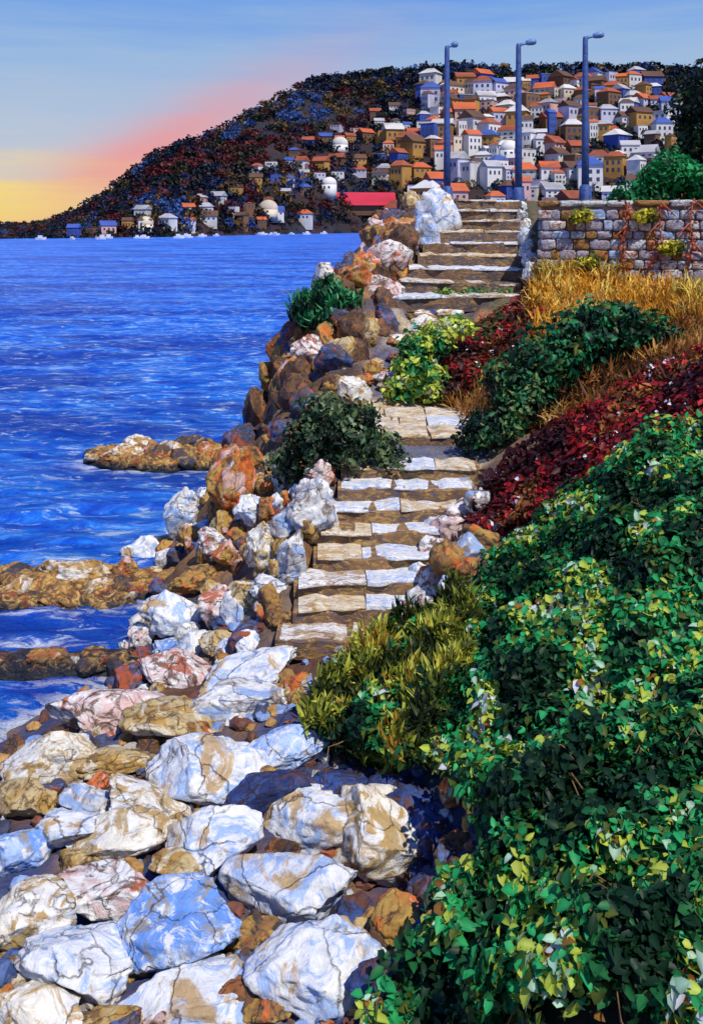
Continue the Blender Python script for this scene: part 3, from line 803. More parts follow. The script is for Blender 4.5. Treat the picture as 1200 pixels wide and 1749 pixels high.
# reefs running out into the water
def reef(label, x0, x1, y, hgt_, dep, bits, scale, big, seed):
    e = empty('rocky_spit', ((x0+x1)/2, y, 0))
    w_ = x1-x0; v, f = ico(5); r = np.random.default_rng(seed)
    p = v*np.array([w_/2, dep/2, hgt_])
    nzz = fbm3(p*np.array([1.0, 1.4, 2.0])+seed, seed, 4)
    p = p*(0.70+0.62*nzz)[:, None]; rgd = 1-np.abs(fbm3(p*[1.6, 2.6, 2.6]+seed, seed+7, 4)*2-1)
    p[:, 2] = np.maximum(p[:, 2]+(fbm3(p*3.2+3, seed+3, 4)-.5)*hgt_*1.5+(rgd-.75)*hgt_*.9, -0.4)
    p[:, :2] *= (1+(fbm3(p*2.5+9, seed+5, 3)-.5)*.35)[:, None]
    link('ledge', np_mesh('ledge', p, f, RM['reef']), e)
    for i in range(bits):
        fx = r.uniform(-.92, .92); fy = r.uniform(-.75, .75); fall = math.sqrt(max(1-fx*fx*.8, .05))
        sw = r.uniform(.28, .95)*(.55+.45*fall)*scale; sh = sw*r.uniform(.35, .75)
        tone = r.choice(['reef', 'reefw', 'reefo', 'reefd'], p=[.32, .2, .2, .28])
        me = rock_mesh('rock', (sw, sw*r.uniform(.6, .95), sh), seed*100+i, RM[tone], 4, 14, .2)
        o = link('rock', me, e, (fx*w_/2*.95, fy*dep/2*fall, hgt_*.35*fall+sh*.12)); o.rotation_euler = (r.uniform(-.3, .3), r.uniform(-.3, .3), r.uniform(0, 6))
    for (fx, fy, sw, sh, tone) in big:
        me = rock_mesh('rock', (sw, sw*.7, sh), seed*100+int((fx+1)*90), RM[tone], 5)
        o = link('rock', me, e, (fx*w_/2, fy*dep/2, hgt_*0.4+sh*.2))
    tag(e, label, 'spit', 'rocky spits in the sea')
reef('farthest rocky spit with a white rock, lying below the cliff', -6.9, -2.0, 22.2, 0.30, 2.0, 34, 1.15, [(-.5, -.2, 1.3, .55, 'reefw'), (-.2, -.3, .5, .75, 'reefo'), (.15, .2, 1.3, .8, 'reefd')], 21)
reef('middle ochre rocky spit with a broad cream boulder', -7.2, -2.6, 14.3, 0.20, 1.7, 46, .85, [(.12, .25, 1.35, .6, 'reefw'), (.5, .3, .5, .55, 'reefo')], 22)
reef('nearest low dark spit reaching in from the left edge', -6.4, -2.4, 11.9, 0.10, .8, 34, .6, [(.15, 0, .6, .28, 'reefo')], 23)

# ------------------------------------------------------------------ pebbles between the boulders
def pebbles():
    v, f = ico(2); r = np.random.default_rng(77); n = 1900
    x = r.uniform(-6.5, 1.6, n); y = 3+r.random(n)**1.2*9.5
    z = hgt(x, y); okk = (z > -.12) & ~inpoly(Z['hedge'], x, y) & ~((y > 10.6) & (x > -1.1))
    x, y, z = x[okk], y[okk], z[okk]; n = len(x)
    s = r.uniform(0.03, 0.12, n)
    V = v[None]*(s[:, None]*r.uniform(.6, 1.2, (n, 3)))[:, None, :]*(1+r.normal(0, .17, (n, len(v), 1)))
    an = r.uniform(0, 6.28, n); ca, sa = np.cos(an)[:, None], np.sin(an)[:, None]
    V = np.stack([V[..., 0]*ca-V[..., 1]*sa, V[..., 0]*sa+V[..., 1]*ca, V[..., 2]*.75], -1)+np.c_[x, y, z+s*.25][:, None, :]
    T = (f[None]+(np.arange(n)*len(v))[:, None, None]).reshape(-1, 3)
    pal = np.array([(0.55, 0.56, 0.58), (0.2, 0.3, 0.55), (0.36, 0.2, 0.06), (0.14, 0.05, 0.03), (0.05, 0.06, 0.12), (0.40, 0.36, 0.32), (0.34, 0.10, 0.04)])
    c = pal[r.choice(len(pal), n, p=[.16, .16, .16, .18, .14, .12, .08])]*r.uniform(.7, 1.2, (n, 1))
    k = NM('pebble'); a = k.node('ShaderNodeAttribute', attribute_name='Col'); vv = k.coords('Object', False)
    n1 = k.noise(vv, 22, 5, 0.7)
    k.l.new(k.mix(0.8, a.outputs['Color'], k.ramp(n1, [(0.3, 0.5), (0.7, 1.4)]), 'MULTIPLY'), k.b.inputs['Base Color']); k.b.inputs['Roughness'].default_value = .7
    k.l.new(k.bump(n1, .5, .02), k.b.inputs['Normal'])
    o = link('pebbles', np_mesh('pebbles', V.reshape(-1, 3), T, k.m, np.repeat(c, len(v), 0), smooth=False))
    tag(o, 'small mixed pebbles filling the gaps between the boulders', 'pebbles', kind='stuff')
pebbles()

# ------------------------------------------------------------------ steps
def stone_mat(name, a_, b_, c_, d_, sc_=(1.5, 3.2, 3.2)):
    k = NM(name); v = k.coords('Object', True, sc_)
    n1 = k.noise(v, 1.3, 6, .65, 1.0); n2 = k.noise(v, 3.4, 6, .7, 1.4); nf = k.noise(v, 12, 5, .7)
    c = k.mix(k.ramp(n1, [(.44, 0.), (.54, 1.)]), a_, b_)
    c = k.mix(k.ramp(n2, [(.51, 0.), (.60, .9)]), c, c_)
    c = k.mix(k.ramp(n2, [(.36, .85), (.44, 0.)]), c, d_)
    c = k.mix(.6, c, k.ramp(nf, [(.25, .5), (.5, 1.), (.75, 1.3)]), 'MULTIPLY')
    k.l.new(c, k.b.inputs['Base Color']); k.b.inputs['Roughness'].default_value = .8
    k.l.new(k.bump(nf, .5, .02, k.bump(n2, .6, .05)), k.b.inputs['Normal'])
    return k.m
TREAD = stone_mat('tread_stone', (0.52, 0.40, 0.24), (0.70, 0.68, 0.63), (0.42, 0.24, 0.08), (0.26, 0.36, 0.62))
RISER = stone_mat('riser_stone', (0.24, 0.13, 0.05), (0.13, 0.075, 0.05), (0.42, 0.27, 0.09), (0.05, 0.07, 0.17))
TREAD2 = stone_mat('tread_stone_worn', (0.40, 0.28, 0.15), (0.70, 0.70, 0.70), (0.22, 0.13, 0.07), (0.20, 0.22, 0.30))
TREADB = stone_mat('tread_stone_ochre', (0.44, 0.28, 0.10), (0.60, 0.50, 0.34), (0.70, 0.70, 0.70), (0.16, 0.15, 0.22))
TREADW = stone_mat('tread_stone_white', (0.74, 0.76, 0.80), (0.60, 0.62, 0.66), (0.24, 0.36, 0.66), (0.44, 0.28, 0.10))
RISER2 = stone_mat('riser_stone_dark', (0.16, 0.09, 0.05), (0.08, 0.06, 0.06), (0.34, 0.20, 0.07), (0.05, 0.06, 0.12))

def slab(name, w_, d_, h_, mat, seed, nseg=26, rnd=0.03, jig=0.03):
    """a worn slab: a profile swept along x with uneven front edge"""
    r = np.random.default_rng(seed)
    prof = [(-d_/2, -h_/2), (-d_/2-0.0, -h_*.1), (-d_/2+rnd*.3, h_/2-rnd*.8), (-d_/2+rnd*1.3, h_/2-rnd*.1), (-d_*.2, h_/2), (d_*.2, h_/2), (d_/2, h_/2), (d_/2, -h_/2)]
    xs = np.linspace(-w_/2, w_/2, nseg); vs = []
    for x in xs:
        e = (fbm2(np.array([x*2.5+seed]), np.array([seed*1.3]), 3, 3)[0]-.5)
        e2 = (fbm2(np.array([x*5.0+seed]), np.array([seed*2.3]), 8, 2)[0]-.5)
        for i, (yy, zz) in enumerate(prof):
            fr = 1 if i < 5 else .2
            vs.append((x, yy+e*jig*2.4*fr, zz+(e2*jig*.9 if i in (2, 3, 4, 5, 6) else 0)))
    m_ = len(prof); T = []
    for i in range(nseg-1):
        for j in range(m_):
            a0, b0 = i*m_+j, i*m_+(j+1) % m_
            T.append((a0, a0+m_, b0+m_, b0))
    me = bpy.data.meshes.new(name)
    me.from_pydata(vs, [], T+[tuple(range(m_)), tuple(range((nseg-1)*m_, nseg*m_))[::-1]])
    me.update(); me.materials.append(mat)
    bm = bmesh.new(); bm.from_mesh(me); bmesh.ops.recalc_face_normals(bm, faces=bm.faces); bm.to_mesh(me); bm.free()
    return me

def staircase(S, label, seed, tread_h, TREADS, RISER):
    xm = (S['xl'][0]+S['xr'][0])/2
    e = empty('stone_staircase', (xm, S['y0'], S['z0']))
    for i in range(S['n']):
        t_ = (i+.5)/S['n']
        l_ = S['xl'][0]+t_*(S['xl'][1]-S['xl'][0]); r_ = S['xr'][0]+t_*(S['xr'][1]-S['xr'][0])
        l_ += random.uniform(-.08, .08); r_ += random.uniform(-.08, .08)
        y_ = S['y0']+i*S['run']; z_ = S['z0']+(i+1)*S['rise']
        w_ = r_-l_; d_ = S['run']+.12
        bh = S['rise']+.04
        st = link('step', slab('step', w_+.1, d_, bh, RISER, seed+i, jig=.07), e, ((l_+r_)/2-xm, y_+d_/2-.05-S['y0'], z_-tread_h*.6-bh/2-S['z0']))
        st.rotation_euler = (0, random.uniform(-.015, .015), random.uniform(-.04, .04))
        k_ = random.choice([1, 2, 2, 3]); cuts = [0.]+sorted((j+1+random.uniform(-.28, .28))/k_ for j in range(k_-1))+[1]
        for j in range(k_):
            ww = (cuts[j+1]-cuts[j])*w_; cx_ = -w_/2+(cuts[j]+cuts[j+1])/2*w_; dd = d_*random.uniform(.86, 1.0)
            o = link('tread_stone', slab('tread_stone', ww-.015, dd, tread_h, random.choice(TREADS), seed*7+i*5+j, max(5, int(ww/.07)), .02, .10), st,
                     (cx_, -d_/2+dd/2+random.uniform(-.025, .03), bh/2+tread_h*.1+random.uniform(-.012, .012)))
            o.rotation_euler = (random.uniform(-.02, .03), random.uniform(-.025, .025), random.uniform(-.05, .05))
    tag(e, label, 'steps')
    return e
staircase(LOW, 'lower flight of worn pale stone steps climbing from the beach', 200, .042, [TREAD, TREADB, TREADB, TREAD2, TREADW], RISER)
staircase(UP, 'upper flight of broad brown and white steps leading to the terrace', 260, .06, [TREAD2, TREAD2, TREADW, TREADB], RISER2)
# landing
e = empty('stone_landing', (1.1, 14.75, LAND_Z))
link('base', slab('base', 2.4, 2.2, .22, RISER, 302, jig=.06), e, (.05, 1.05, -.15))
for i in range(3):
    x0 = -1.1
    while x0 < 1.0:
        ww = random.uniform(.45, .95); ww = min(ww, 1.2-x0)
        o = link('paving_stone', slab('paving_stone', ww-.03, .68, .07, random.choice([TREADB, TREADB, TREAD, TREADW]), 310+i*7+int(x0*10)+20, 9, .03, .07), e, (x0+ww/2+.05, .32+i*.7, -.03+random.uniform(-.012, .012)))
        o.rotation_euler = (random.uniform(-.02, .02), random.uniform(-.02, .02), random.uniform(-.06, .06)); x0 += ww
tag(e, 'sandy stone landing at the top of the lower steps', 'landing')
e = empty('threshold_slab', (1.1, 13.9, LOW['z1']))
tag(e, 'slab toned dark blue as painted shade between the lower steps and the landing', 'slab')
link('slab', slab('slab', 2.1, .85, .09, stone_mat('slab_shade_tone', (.10, .12, .18), (.05, .07, .16), (.2, .14, .08), (.3, .3, .33)), 304, jig=.05), e, (0, .43, -.035))  # dark blue puts the landing riser's shadow into the stone colour

e = empty('rough_path', (0.75, 17.3, LAND_Z))
for i in range(30):
    t_ = (i+.5)/30; yy = 17.35+t_*3.5; xx = .55+t_*1.75+random.uniform(-.55, .45)
    me = rock_mesh('path_stone', (random.uniform(.45, .95), random.uniform(.3, .5), .2), 4400+i, RM[random.choice(['brown', 'cream', 'ochre', 'dark', 'grey', 'brown', 'pink'])], 4, 14, .2)
    o = link('path_stone', me, e, (xx-.75, yy-17.3, float(hgt(xx, yy))+.09-LAND_Z)); o.rotation_euler = (.35, random.uniform(-.15, .15), random.uniform(-.5, .5))
tag(e, 'rough path of tan and brown stones between landing and upper steps', 'path')
# rubble edging on the right of the lower steps
def edging(name, label, spots, tones, w0):
    b0 = cast(*spots[0][:2]); e = empty(name, b0)
    for i, (px, py, wp, hp) in enumerate(spots):
        rock_seed[0] += 1
        b = cast(px, py+.3*hp); s = b[1]/F
        wp, hp = wp*w0, hp*w0
        me = rock_mesh('stone', (wp*s, min(wp, hp)*s*.9+.06, hp*s), rock_seed[0], RM[tones[i % len(tones)]], 4)
        o = link('stone', me, e, (b[0]-b0[0], b[1]-b0[1], b[2]-b0[2]+hp*s*.32)); o.rotation_euler = (random.uniform(-.2, .2), random.uniform(-.3, .3), random.uniform(-.6, .6))
    tag(e, label, 'edging')
edging('rubble_edging', 'pinkish grey rubble edging along the right side of the lower steps',
       [(695, 1055, 50, 40), (720, 1030, 50, 50), (745, 1000, 55, 50), (715, 985, 40, 40), (770, 965, 60, 55), (740, 950, 50, 45), (800, 945, 60, 45), (770, 915, 60, 50), (745, 905, 35, 35), (820, 925, 60, 40),
        (790, 880, 45, 45), (815, 860, 40, 40), (840, 905, 45, 30), (765, 1005, 40, 35), (800, 975, 40, 30), (735, 1040, 40, 30), (790, 840, 35, 35), (680, 1080, 45, 35)], ['pink', 'grey', 'pink', 'white', 'brown'], 1.3)
edging('white_kerb', 'whitewashed stone kerb on the right side of the upper steps',
       [(905, 470, 26, 34), (902, 448, 24, 34), (900, 428, 24, 30), (898, 408, 22, 28), (896, 390, 20, 26), (893, 372, 18, 24), (891, 356, 16, 20)], ['white', 'white', 'grey'], 1.25)

# ------------------------------------------------------------------ stone retaining wall
def block(i):
    v, f = ico(3)
    p = np.sign(v)*np.abs(v)**.42; p = p/np.abs(p).max(0)
    p = p*(1+(fbm3(v*1.3+i*9, i, 3)-.5)*.42+(fbm3(v*4+i*5, i+4, 2)-.5)*.14)[:, None]
    return np_mesh('stone', p/np.abs(p).max(0)*.5, f, None)
def stone_wall():
    A, B = np.array([4.55, 21.1]), np.array([10.6, 19.6])
    zb, zt = 4.45, 6.42
    d = B-A; ln = np.linalg.norm(d); an = math.atan2(d[1], d[0])
    e = empty('stone_wall', (A[0], A[1], zb), an)
    mort = plain('wall_mortar', (0.24, 0.18, 0.19), .95, .5, 6, .6)
    bm = bmesh.new(); box(bm, (ln/2, .28, (zt-zb)/2), (ln, .36, zt-zb))
    box(bm, (.18, 3.2, (zt-zb)/2+.1), (.34, 5.6, zt-zb+.2)); link('core', bm_mesh('core', bm, mort), e)
    tones = ['mauve', 'pink', 'grey', 'brown', 'blue', 'rust']; wts = [42, 18, 12, 14, 8, 6]
    pool = [block(i) for i in range(6)]
    meshes = {}
    for tn in tones:
        for i, m0 in enumerate(pool):
            m1 = m0.copy(); m1.materials.clear(); m1.materials.append(RM[tn]); meshes[tn, i] = m1
    z = zb+.02; row = 0
    while z < zt-.12:
        h_ = random.uniform(.15, .25)
        x = -.05+random.uniform(-.2, 0)
        while x < ln:
            w_ = random.uniform(.18, .46)
            tn = random.choices(tones, wts)[0]
            o = link('stone', meshes[tn, random.randrange(6)], e, (max(x+w_/2, .12), .085+random.uniform(-.03, .02), z-zb+h_/2))
            o.scale = (w_*1.08, .25, h_*random.uniform(1.0, 1.16)); o.rotation_euler = (random.choice([0, math.pi]), random.uniform(-.09, .09), 0)
            x += w_+.015
        # the return that flanks the upper steps
        y = .3
        while y < 5.8:
            w_ = random.uniform(.4, .8); tn = random.choices(tones, wts)[0]
            o = link('stone', meshes[tn, random.randrange(6)], e, (.03, y+w_/2, z-zb+h_/2)); o.scale = (.24, w_, h_*1.02); y += w_+.02
        z += h_+.012; row += 1
    x = -.1
    while x < ln:
        w_ = random.uniform(.5, .8)
        o = link('coping_stone', meshes['brown' if random.random() < .6 else 'grey', random.randrange(6)], e, (x+w_/2, .2, zt-zb+.03)); o.scale = (w_*1.05, .56, .17); x += w_
    tag(e, 'mauve and brown rubble stone wall at right above the dry grass', 'stone wall')
    def onwall(px, py):
        f_ = (px-600)/F
        # intersect the sight line with the wall's front
        tt = (f_*A[1]-A[0])/(d[0]-f_*d[1]); Y = A[1]+tt*d[1]
        return np.array([f_*Y, Y-.12, CZ-(py-HY)/F*Y])
    return onwall
onwall = stone_wall()
VINE = plain('vine_rust', (0.34, 0.07, 0.03), .8, .4, 9, .3)
for i, (pl, label) in enumerate([([(1068, 350), (1066, 385), (1055, 420), (1062, 465)], 'left rust-red vine climbing the stone wall'),
                  ([(1125, 345), (1122, 380), (1128, 420), (1100, 465)], 'middle rust-red vine climbing the stone wall'),
                  ([(1180, 340), (1174, 380), (1180, 415), (1168, 465)], 'right rust-red vine climbing the stone wall')]):
    pts = [onwall(*p_) for p_ in pl]; base = pts[-1]
    e = empty('climbing_vine', base)
    bm = bmesh.new(); P2 = [tuple(p_-base) for p_ in pts]; tube(bm, P2, [.012, .018, .022, .03], 6)
    for j in range(3):
        q0 = np.array(P2[j]); tube(bm, [tuple(q0), tuple(q0+np.array([.2*(-1)**j, -.03, -.2])), tuple(q0+np.array([.34*(-1)**j, -.02, -.34]))], [.022, .018, .01], 5)
    link('stem', bm_mesh('stem', bm, VINE, True), e)
    r = np.random.default_rng(400+i); n = 70
    tt = r.random(n)*2.999; ib = tt.astype(int); fr = (tt-ib)[:, None]; PP = np.array(P2)
    pos = PP[ib]*(1-fr)+PP[ib+1]*fr+r.normal(0, .07, (n, 3))*[1, .3, 1]; pos[:, 1] -= .02
    cc = np.array([(0.36, 0.06, 0.025), (0.24, 0.05, 0.03), (0.42, 0.14, 0.05)])[r.integers(0, 3, n)]
    link('foliage', leaf_mesh('foliage', pos, np.tile([[0, -1., .2]], (n, 1)), .085, .05, cc, seed=410+i), e)
    tag(e, label, 'vine', 'rust-red vines on the wall')

# ------------------------------------------------------------------ shrubs, tufts, tree
def shrub(name, label, cat, base, clumps, n, ll, lw, pal, wts, seed, stems=5, fs=3.0, stem_r=.03, tilt=.6, droop=.3, group=None, upright=False, grow=1.0):
    """clumps: (dx, dy, dz, rx, ry, rz) relative to base"""
    r = np.random.default_rng(seed); e = empty(name, base)
    pos, nor = [], []
    vol = np.array([c[3]*c[5] for c in clumps]); cnt = (n*vol/vol.sum()).astype(int)
    for c, m_ in zip(clumps, cnt):
        dv = norm(r.normal(0, 1, (m_, 3))); rad = 1-0.6*r.random((m_, 1))**2.0
        lump = 0.50+1.0*fbm3(dv*2.4+r.uniform(0, 30), seed % 11, 3)[:, None]
        pos.append(np.array(c[:3])+dv*rad*lump*np.array(c[3:])); nor.append(dv)
    pos = np.concatenate(pos); nor = np.concatenate(nor)
    okk = pos[:, 2] > -.15; pos, nor = pos[okk], nor[okk]
    fld = fbm3((pos+np.array(base))*fs, seed % 7, 3)+.12*nor[:, 2]
    cc = palette(pal, wts, fld, r)
    tang = np.tile([[0, 0, 1.4]], (len(pos), 1))+nor*.5 if upright else None
    link('foliage', leaf_mesh('foliage', pos, nor, ll, lw, cc, 0 if upright else droop, tilt, tang, seed+1), e)
    bm = bmesh.new()
    for i in range(stems):
        c = clumps[i % len(clumps)]
        q1 = np.array(c[:3])+r.normal(0, .15, 3)*np.array(c[3:]); q1[2] += c[5]*.3
        tube(bm, [(0.04*i-.08, 0, -.1), tuple(q1*.5+r.normal(0, .04, 3)), tuple(q1)], [stem_r, stem_r*.7, stem_r*.3], 6)
    link('stem', bm_mesh('stem', bm, BARK, True), e)
    tag(e, label, cat, group)
    return e
DG = [(0.006, 0.016, 0.010), (0.018, 0.045, 0.022), (0.04, 0.09, 0.04), (0.13, 0.19, 0.07), (0.20, 0.26, 0.16)]
b = cast(575, 800)
shrub('dark_bush', 'dark grey-green rounded bush at the left of the landing', 'bush', b, [(-.45, 0, .40, .42, .45, .40), (.15, 0, .45, .5, .5, .45), (-.2, .15, .85, .42, .4, .3), (.62, .05, .36, .34, .35, .3), (-.75, -.1, .1, .34, .3, .25), (.35, .1, .78, .32, .3, .26), (.85, -.05, .12, .28, .25, .2)],
      3400, .10, .055, DG, [30, 30, 22, 12, 6], 601)
b = cast(870, 750)
shrub('dark_bush', 'dark bush spilling over the right end of the landing', 'bush', b, [(-.25, 0, .2, .5, .4, .3), (.2, .2, .45, .5, .45, .45), (.45, .5, .85, .4, .4, .4), (-.55, -.1, .02, .4, .3, .2), (0, .5, .9, .35, .4, .35)],
      3000, .10, .055, [(0.006, 0.016, 0.012), (0.02, 0.05, 0.025), (0.02, 0.13, 0.05), (0.13, 0.20, 0.06)], [40, 30, 20, 10], 611)
b = cast(1000, 660)
shrub('green_shrub', 'wide emerald and black-green shrub below the dry grass', 'shrub', b, [(-.7, -.1, .45, .6, .5, .5), (0, .2, .7, .7, .55, .55), (.7, .3, .8, .65, .5, .55), (1.3, .4, .75, .45, .45, .42), (-.95, -.2, .1, .45, .4, .35), (.4, .3, 1.1, .6, .4, .35)],
      4200, .13, .07, [(0.008, 0.022, 0.012), (0.012, 0.06, 0.03), (0.015, 0.16, 0.06), (0.12, 0.17, 0.04)], [38, 28, 24, 10], 621)
b = cast(705, 685)
shrub('yellow_green_bush', 'bright yellow-green bush beside the sandy path', 'bush', b, [(-.2, 0, .25, .38, .35, .3), (.2, .1, .45, .45, .4, .4), (.1, .4, .95, .4, .4, .38), (.55, .6, 1.15, .38, .35, .32), (.95, .9, 1.35, .4, .35, .25), (-.1, .2, .65, .32, .3, .3), (.35, 0, .15, .35, .3, .25)],
      3600, .12, .065, [(0.015, 0.09, 0.03), (0.03, 0.24, 0.08), (0.24, 0.36, 0.05), (0.48, 0.55, 0.08), (0.55, 0.62, 0.4)], [18, 22, 28, 26, 6], 631)
b = cast(800, 515)
shrub('low_green_plant', 'low green plants at the bottom right of the upper steps', 'plant', b, [(-.5, 0, .1, .5, .3, .2), (.2, .1, .15, .6, .35, .22), (.8, .2, .2, .45, .3, .22)],
      1300, .12, .06, [(0.03, 0.10, 0.03), (0.05, 0.22, 0.07), (0.26, 0.36, 0.06)], [35, 40, 25], 641, stem_r=.015)
b = cast(555, 555)
shrub('cliff_tuft', 'spiky emerald tuft on the cliff edge over the bay', 'plant', b, [(-.45, 0, .35, .4, .35, .35), (.05, 0, .6, .4, .35, .45), (.45, .1, .4, .4, .35, .35), (-.1, -.1, .1, .5, .3, .25)],
      2400, .22, .06, [(0.008, 0.03, 0.018), (0.012, 0.08, 0.03), (0.018, 0.20, 0.07), (0.10, 0.3, 0.14)], [25, 30, 33, 12], 651, upright=True)
b = np.array([8.4, 23.2, 6.3])
shrub('emerald_shrub', 'bright emerald shrub growing behind the stone wall', 'shrub', b, [(-.7, 0, .35, .8, .6, .45), (.1, .1, .95, .75, .6, .65), (.9, .2, .7, .8, .6, .6), (1.8, .2, .5, .8, .6, .6), (-.3, .1, .8, .5, .5, .5)],
      4200, .16, .09, [(0.006, 0.05, 0.015), (0.010, 0.12, 0.035), (0.012, 0.21, 0.06), (0.02, 0.28, 0.08)], [25, 32, 30, 13], 661)
b = np.array([11.3, 27.5, 6.6])
shrub('dark_tree', 'tall black-green tree at the right edge behind the wall', 'tree', b, [(0, 0, 1.2, 1.0, .9, 1.0), (.2, 0, 2.2, 1.1, .9, 1.1), (-.35, .1, 3.1, .9, .8, .9), (.3, 0, 3.9, .95, .8, .8), (-.4, 0, 2.0, .7, .6, .8), (1.3, 0, 2.8, 1, 1, 1.3)],
      6500, .20, .10, [(0.004, 0.010, 0.010), (0.008, 0.022, 0.014), (0.012, 0.05, 0.02), (0.05, 0.07, 0.02)], [40, 34, 18, 8], 671, stems=6, stem_r=.12)
for i, (px, py, lab) in enumerate([(988, 372, 'yellow flower tuft high on the wall, nearest the steps'), (1100, 372, 'yellow flower tuft high on the wall between vines'),
                                   (1142, 425, 'yellow flower tuft low on the wall between middle and right vines'), (1000, 450, 'yellow-green tuft at the foot of the wall, nearest the steps')]):
    b = onwall(px, py)
    shrub('flower_tuft', lab, 'flowers', b, [(-.1, -.05, .03, .2, .12, .16), (.12, -.05, .06, .2, .12, .16)], 260, .09, .06, [(0.10, 0.14, 0.03), (0.40, 0.38, 0.04), (0.62, 0.55, 0.05)], [30, 40, 30], 681+i, stems=2, stem_r=.012, group='yellow tufts on the stone wall')
for i, (px, py, lab) in enumerate([(945, 480, 'straw-yellow grass clump at the left end of the wall foot'), (1040, 478, 'pale yellow grass clump under the wall, below the left vine'), (1190, 520, 'tawny grass clump at the right edge below the wall')]):
    b = cast(px, py)
    shrub('grass_clump', lab, 'grass', b, [(-.2, 0, .1, .3, .25, .25), (.2, 0, .1, .35, .25, .25)], 420, .34, .03, [(0.38, 0.22, 0.03), (0.60, 0.46, 0.08), (0.62, 0.58, 0.22)], [35, 40, 25], 691+i, stems=2, stem_r=.01, upright=True, group='grass clumps below the wall')

# small white blossoms scattered in the red and green cover
def blossoms(name, poly, n, seed, label, s=.05, lift=.22):
    x, y, r = scatter(poly, n, seed)
    nn = nrm_at(x, y); pos = np.c_[x, y, hgt(x, y)]+nn*lift
    pos = np.repeat(pos, 4, 0)+r.normal(0, s*.5, (n*4, 3)); nn = np.repeat(nn, 4, 0)
    cc = np.array([(0.75, 0.75, 0.82), (0.62, 0.6, 0.78), (0.8, 0.78, 0.76)])[r.integers(0, 3, n*4)]
    o = link(name, leaf_mesh(name, pos, nn, s, s*.8, cc, seed=seed)); tag(o, label, 'flowers', kind='stuff')
blossoms('white_blossoms', Z['red'], 60, 711, 'tiny white blossoms among the crimson ground cover')
blossoms('white_blossoms', Z['redlow'], 26, 713, 'tiny white blossoms above the landing on the brown slope', .06, .2)
blossoms('white_blossoms', Z['olive'], 40, 715, 'tiny white blossoms along the fringe of olive grass', .04, .34)

# ------------------------------------------------------------------ lamp posts
POST = plain('lamp_post_paint', (0.03, 0.075, 0.27), .6, .7, 6, .4)
HEAD = plain('lamp_head_paint', (0.10, 0.20, 0.46), .45, .3, 5, .1)
def lamp(px, ytop, Y, label, arm):
    x = (px-600)/F*Y; zb = float(hgt(x, Y)); zt = CZ+(HY-ytop)/F*Y; h_ = zt-zb
    e = empty('street_lamp', (x, Y, zb))
    bm = bmesh.new(); tube(bm, [(0, 0, 0), (0, 0, h_*.45), (0, 0, h_-.1), (0, 0, h_)], [.13, .115, .085, .07], 12); link('pole', bm_mesh('pole', bm, POST, True), e)
    bm = bmesh.new(); tube(bm, [(0, 0, -.1), (0, 0, .05), (0, 0, .5), (0, 0, .58)], [.23, .22, .19, .13], 12); link('base', bm_mesh('base', bm, POST, True), e)
    bm = bmesh.new(); tube(bm, [(0, 0, h_-.12), (arm*.15, 0, h_-.02), (arm*.55, 0, h_+.03)], [.06, .055, .05], 8); ar = link('arm', bm_mesh('arm', bm, HEAD, True), e)
    bm = bmesh.new()
    tube(bm, [(arm*.42, 0, h_+.02), (arm*.5, 0, h_+.03), (arm*.8, 0, h_+.06), (arm*1.0, 0, h_+.07), (arm*1.06, 0, h_+.075)], [.05, .09, .115, .09, .03], 10)
    link('lamp_head', bm_mesh('lamp_head', bm, HEAD, True), e)
    tag(e, label, 'street lamp', 'street lamps on the terrace')
lamp(763, 78, 30.5, 'leftmost blue-grey street lamp above the big white rock', .36)
lamp(885, 74, 30.0, 'middle blue-grey street lamp at the top of the steps', .58)
lamp(999, 62, 29.5, 'rightmost and tallest blue-grey street lamp behind the stone wall', .60)

# ------------------------------------------------------------------ town on the headland
def hm(name, c, var=.55): return plain(name, c, .9, var, .5, .3)
WALLC = {'white': hm('house_white', (.60, .59, .58)), 'cream': hm('house_cream', (.62, .52, .40)), 'ochre': hm('house_ochre', (.42, .22, .05)), 'pink': hm('house_pink', (.58, .36, .32)),
         'blue': hm('house_blue', (.035, .08, .34)), 'lilac': hm('house_lilac', (.48, .48, .62)), 'brown': hm('house_brown', (.16, .08, .04))}
ROOFC = {'orange': hm('roof_orange', (.46, .10, .03)), 'rust': hm('roof_rust', (.30, .07, .03)), 'grey': hm('roof_grey', (.35, .35, .38)), 'white': hm('roof_white', (.50, .49, .48)),
         'brown': hm('roof_brown', (.10, .05, .03)), 'blue': hm('roof_blue', (.035, .08, .32)), 'crimson': hm('roof_crimson', (.48, .02, .05))}
WIN = plain('window_glass', (.03, .05, .10), .15, .2, 1, 0)
def unit(fn, name):
    bm = bmesh.new(); fn(bm); me = bpy.data.meshes.new(name); bm.to_mesh(me); bm.free(); return me
def wallbox(bm): box(bm, (0, 0, .5-.25), (1, 1, 1.5))
def gable(bm):
    vs = [bm.verts.new(p_) for p_ in [(-.56, -.58, 0), (.56, -.58, 0), (.56, .58, 0), (-.56, .58, 0), (-.56, 0, 1), (.56, 0, 1)]]
    for f_ in ((0, 1, 5, 4), (2, 3, 4, 5), (1, 2, 5), (3, 0, 4), (3, 2, 1, 0)): bm.faces.new([vs[i] for i in f_])
def hip(bm):
    vs = [bm.verts.new(p_) for p_ in [(-.57, -.57, 0), (.57, -.57, 0), (.57, .57, 0), (-.57, .57, 0), (-.22, 0, 1), (.22, 0, 1)]]
    for f_ in ((0, 1, 5, 4), (2, 3, 4, 5), (1, 2, 5), (3, 0, 4), (3, 2, 1, 0)): bm.faces.new([vs[i] for i in f_])
def flat_(bm):
    box(bm, (0, 0, .1), (1.06, 1.06, .2)); box(bm, (.2, .1, .45), (.35, .4, .6))
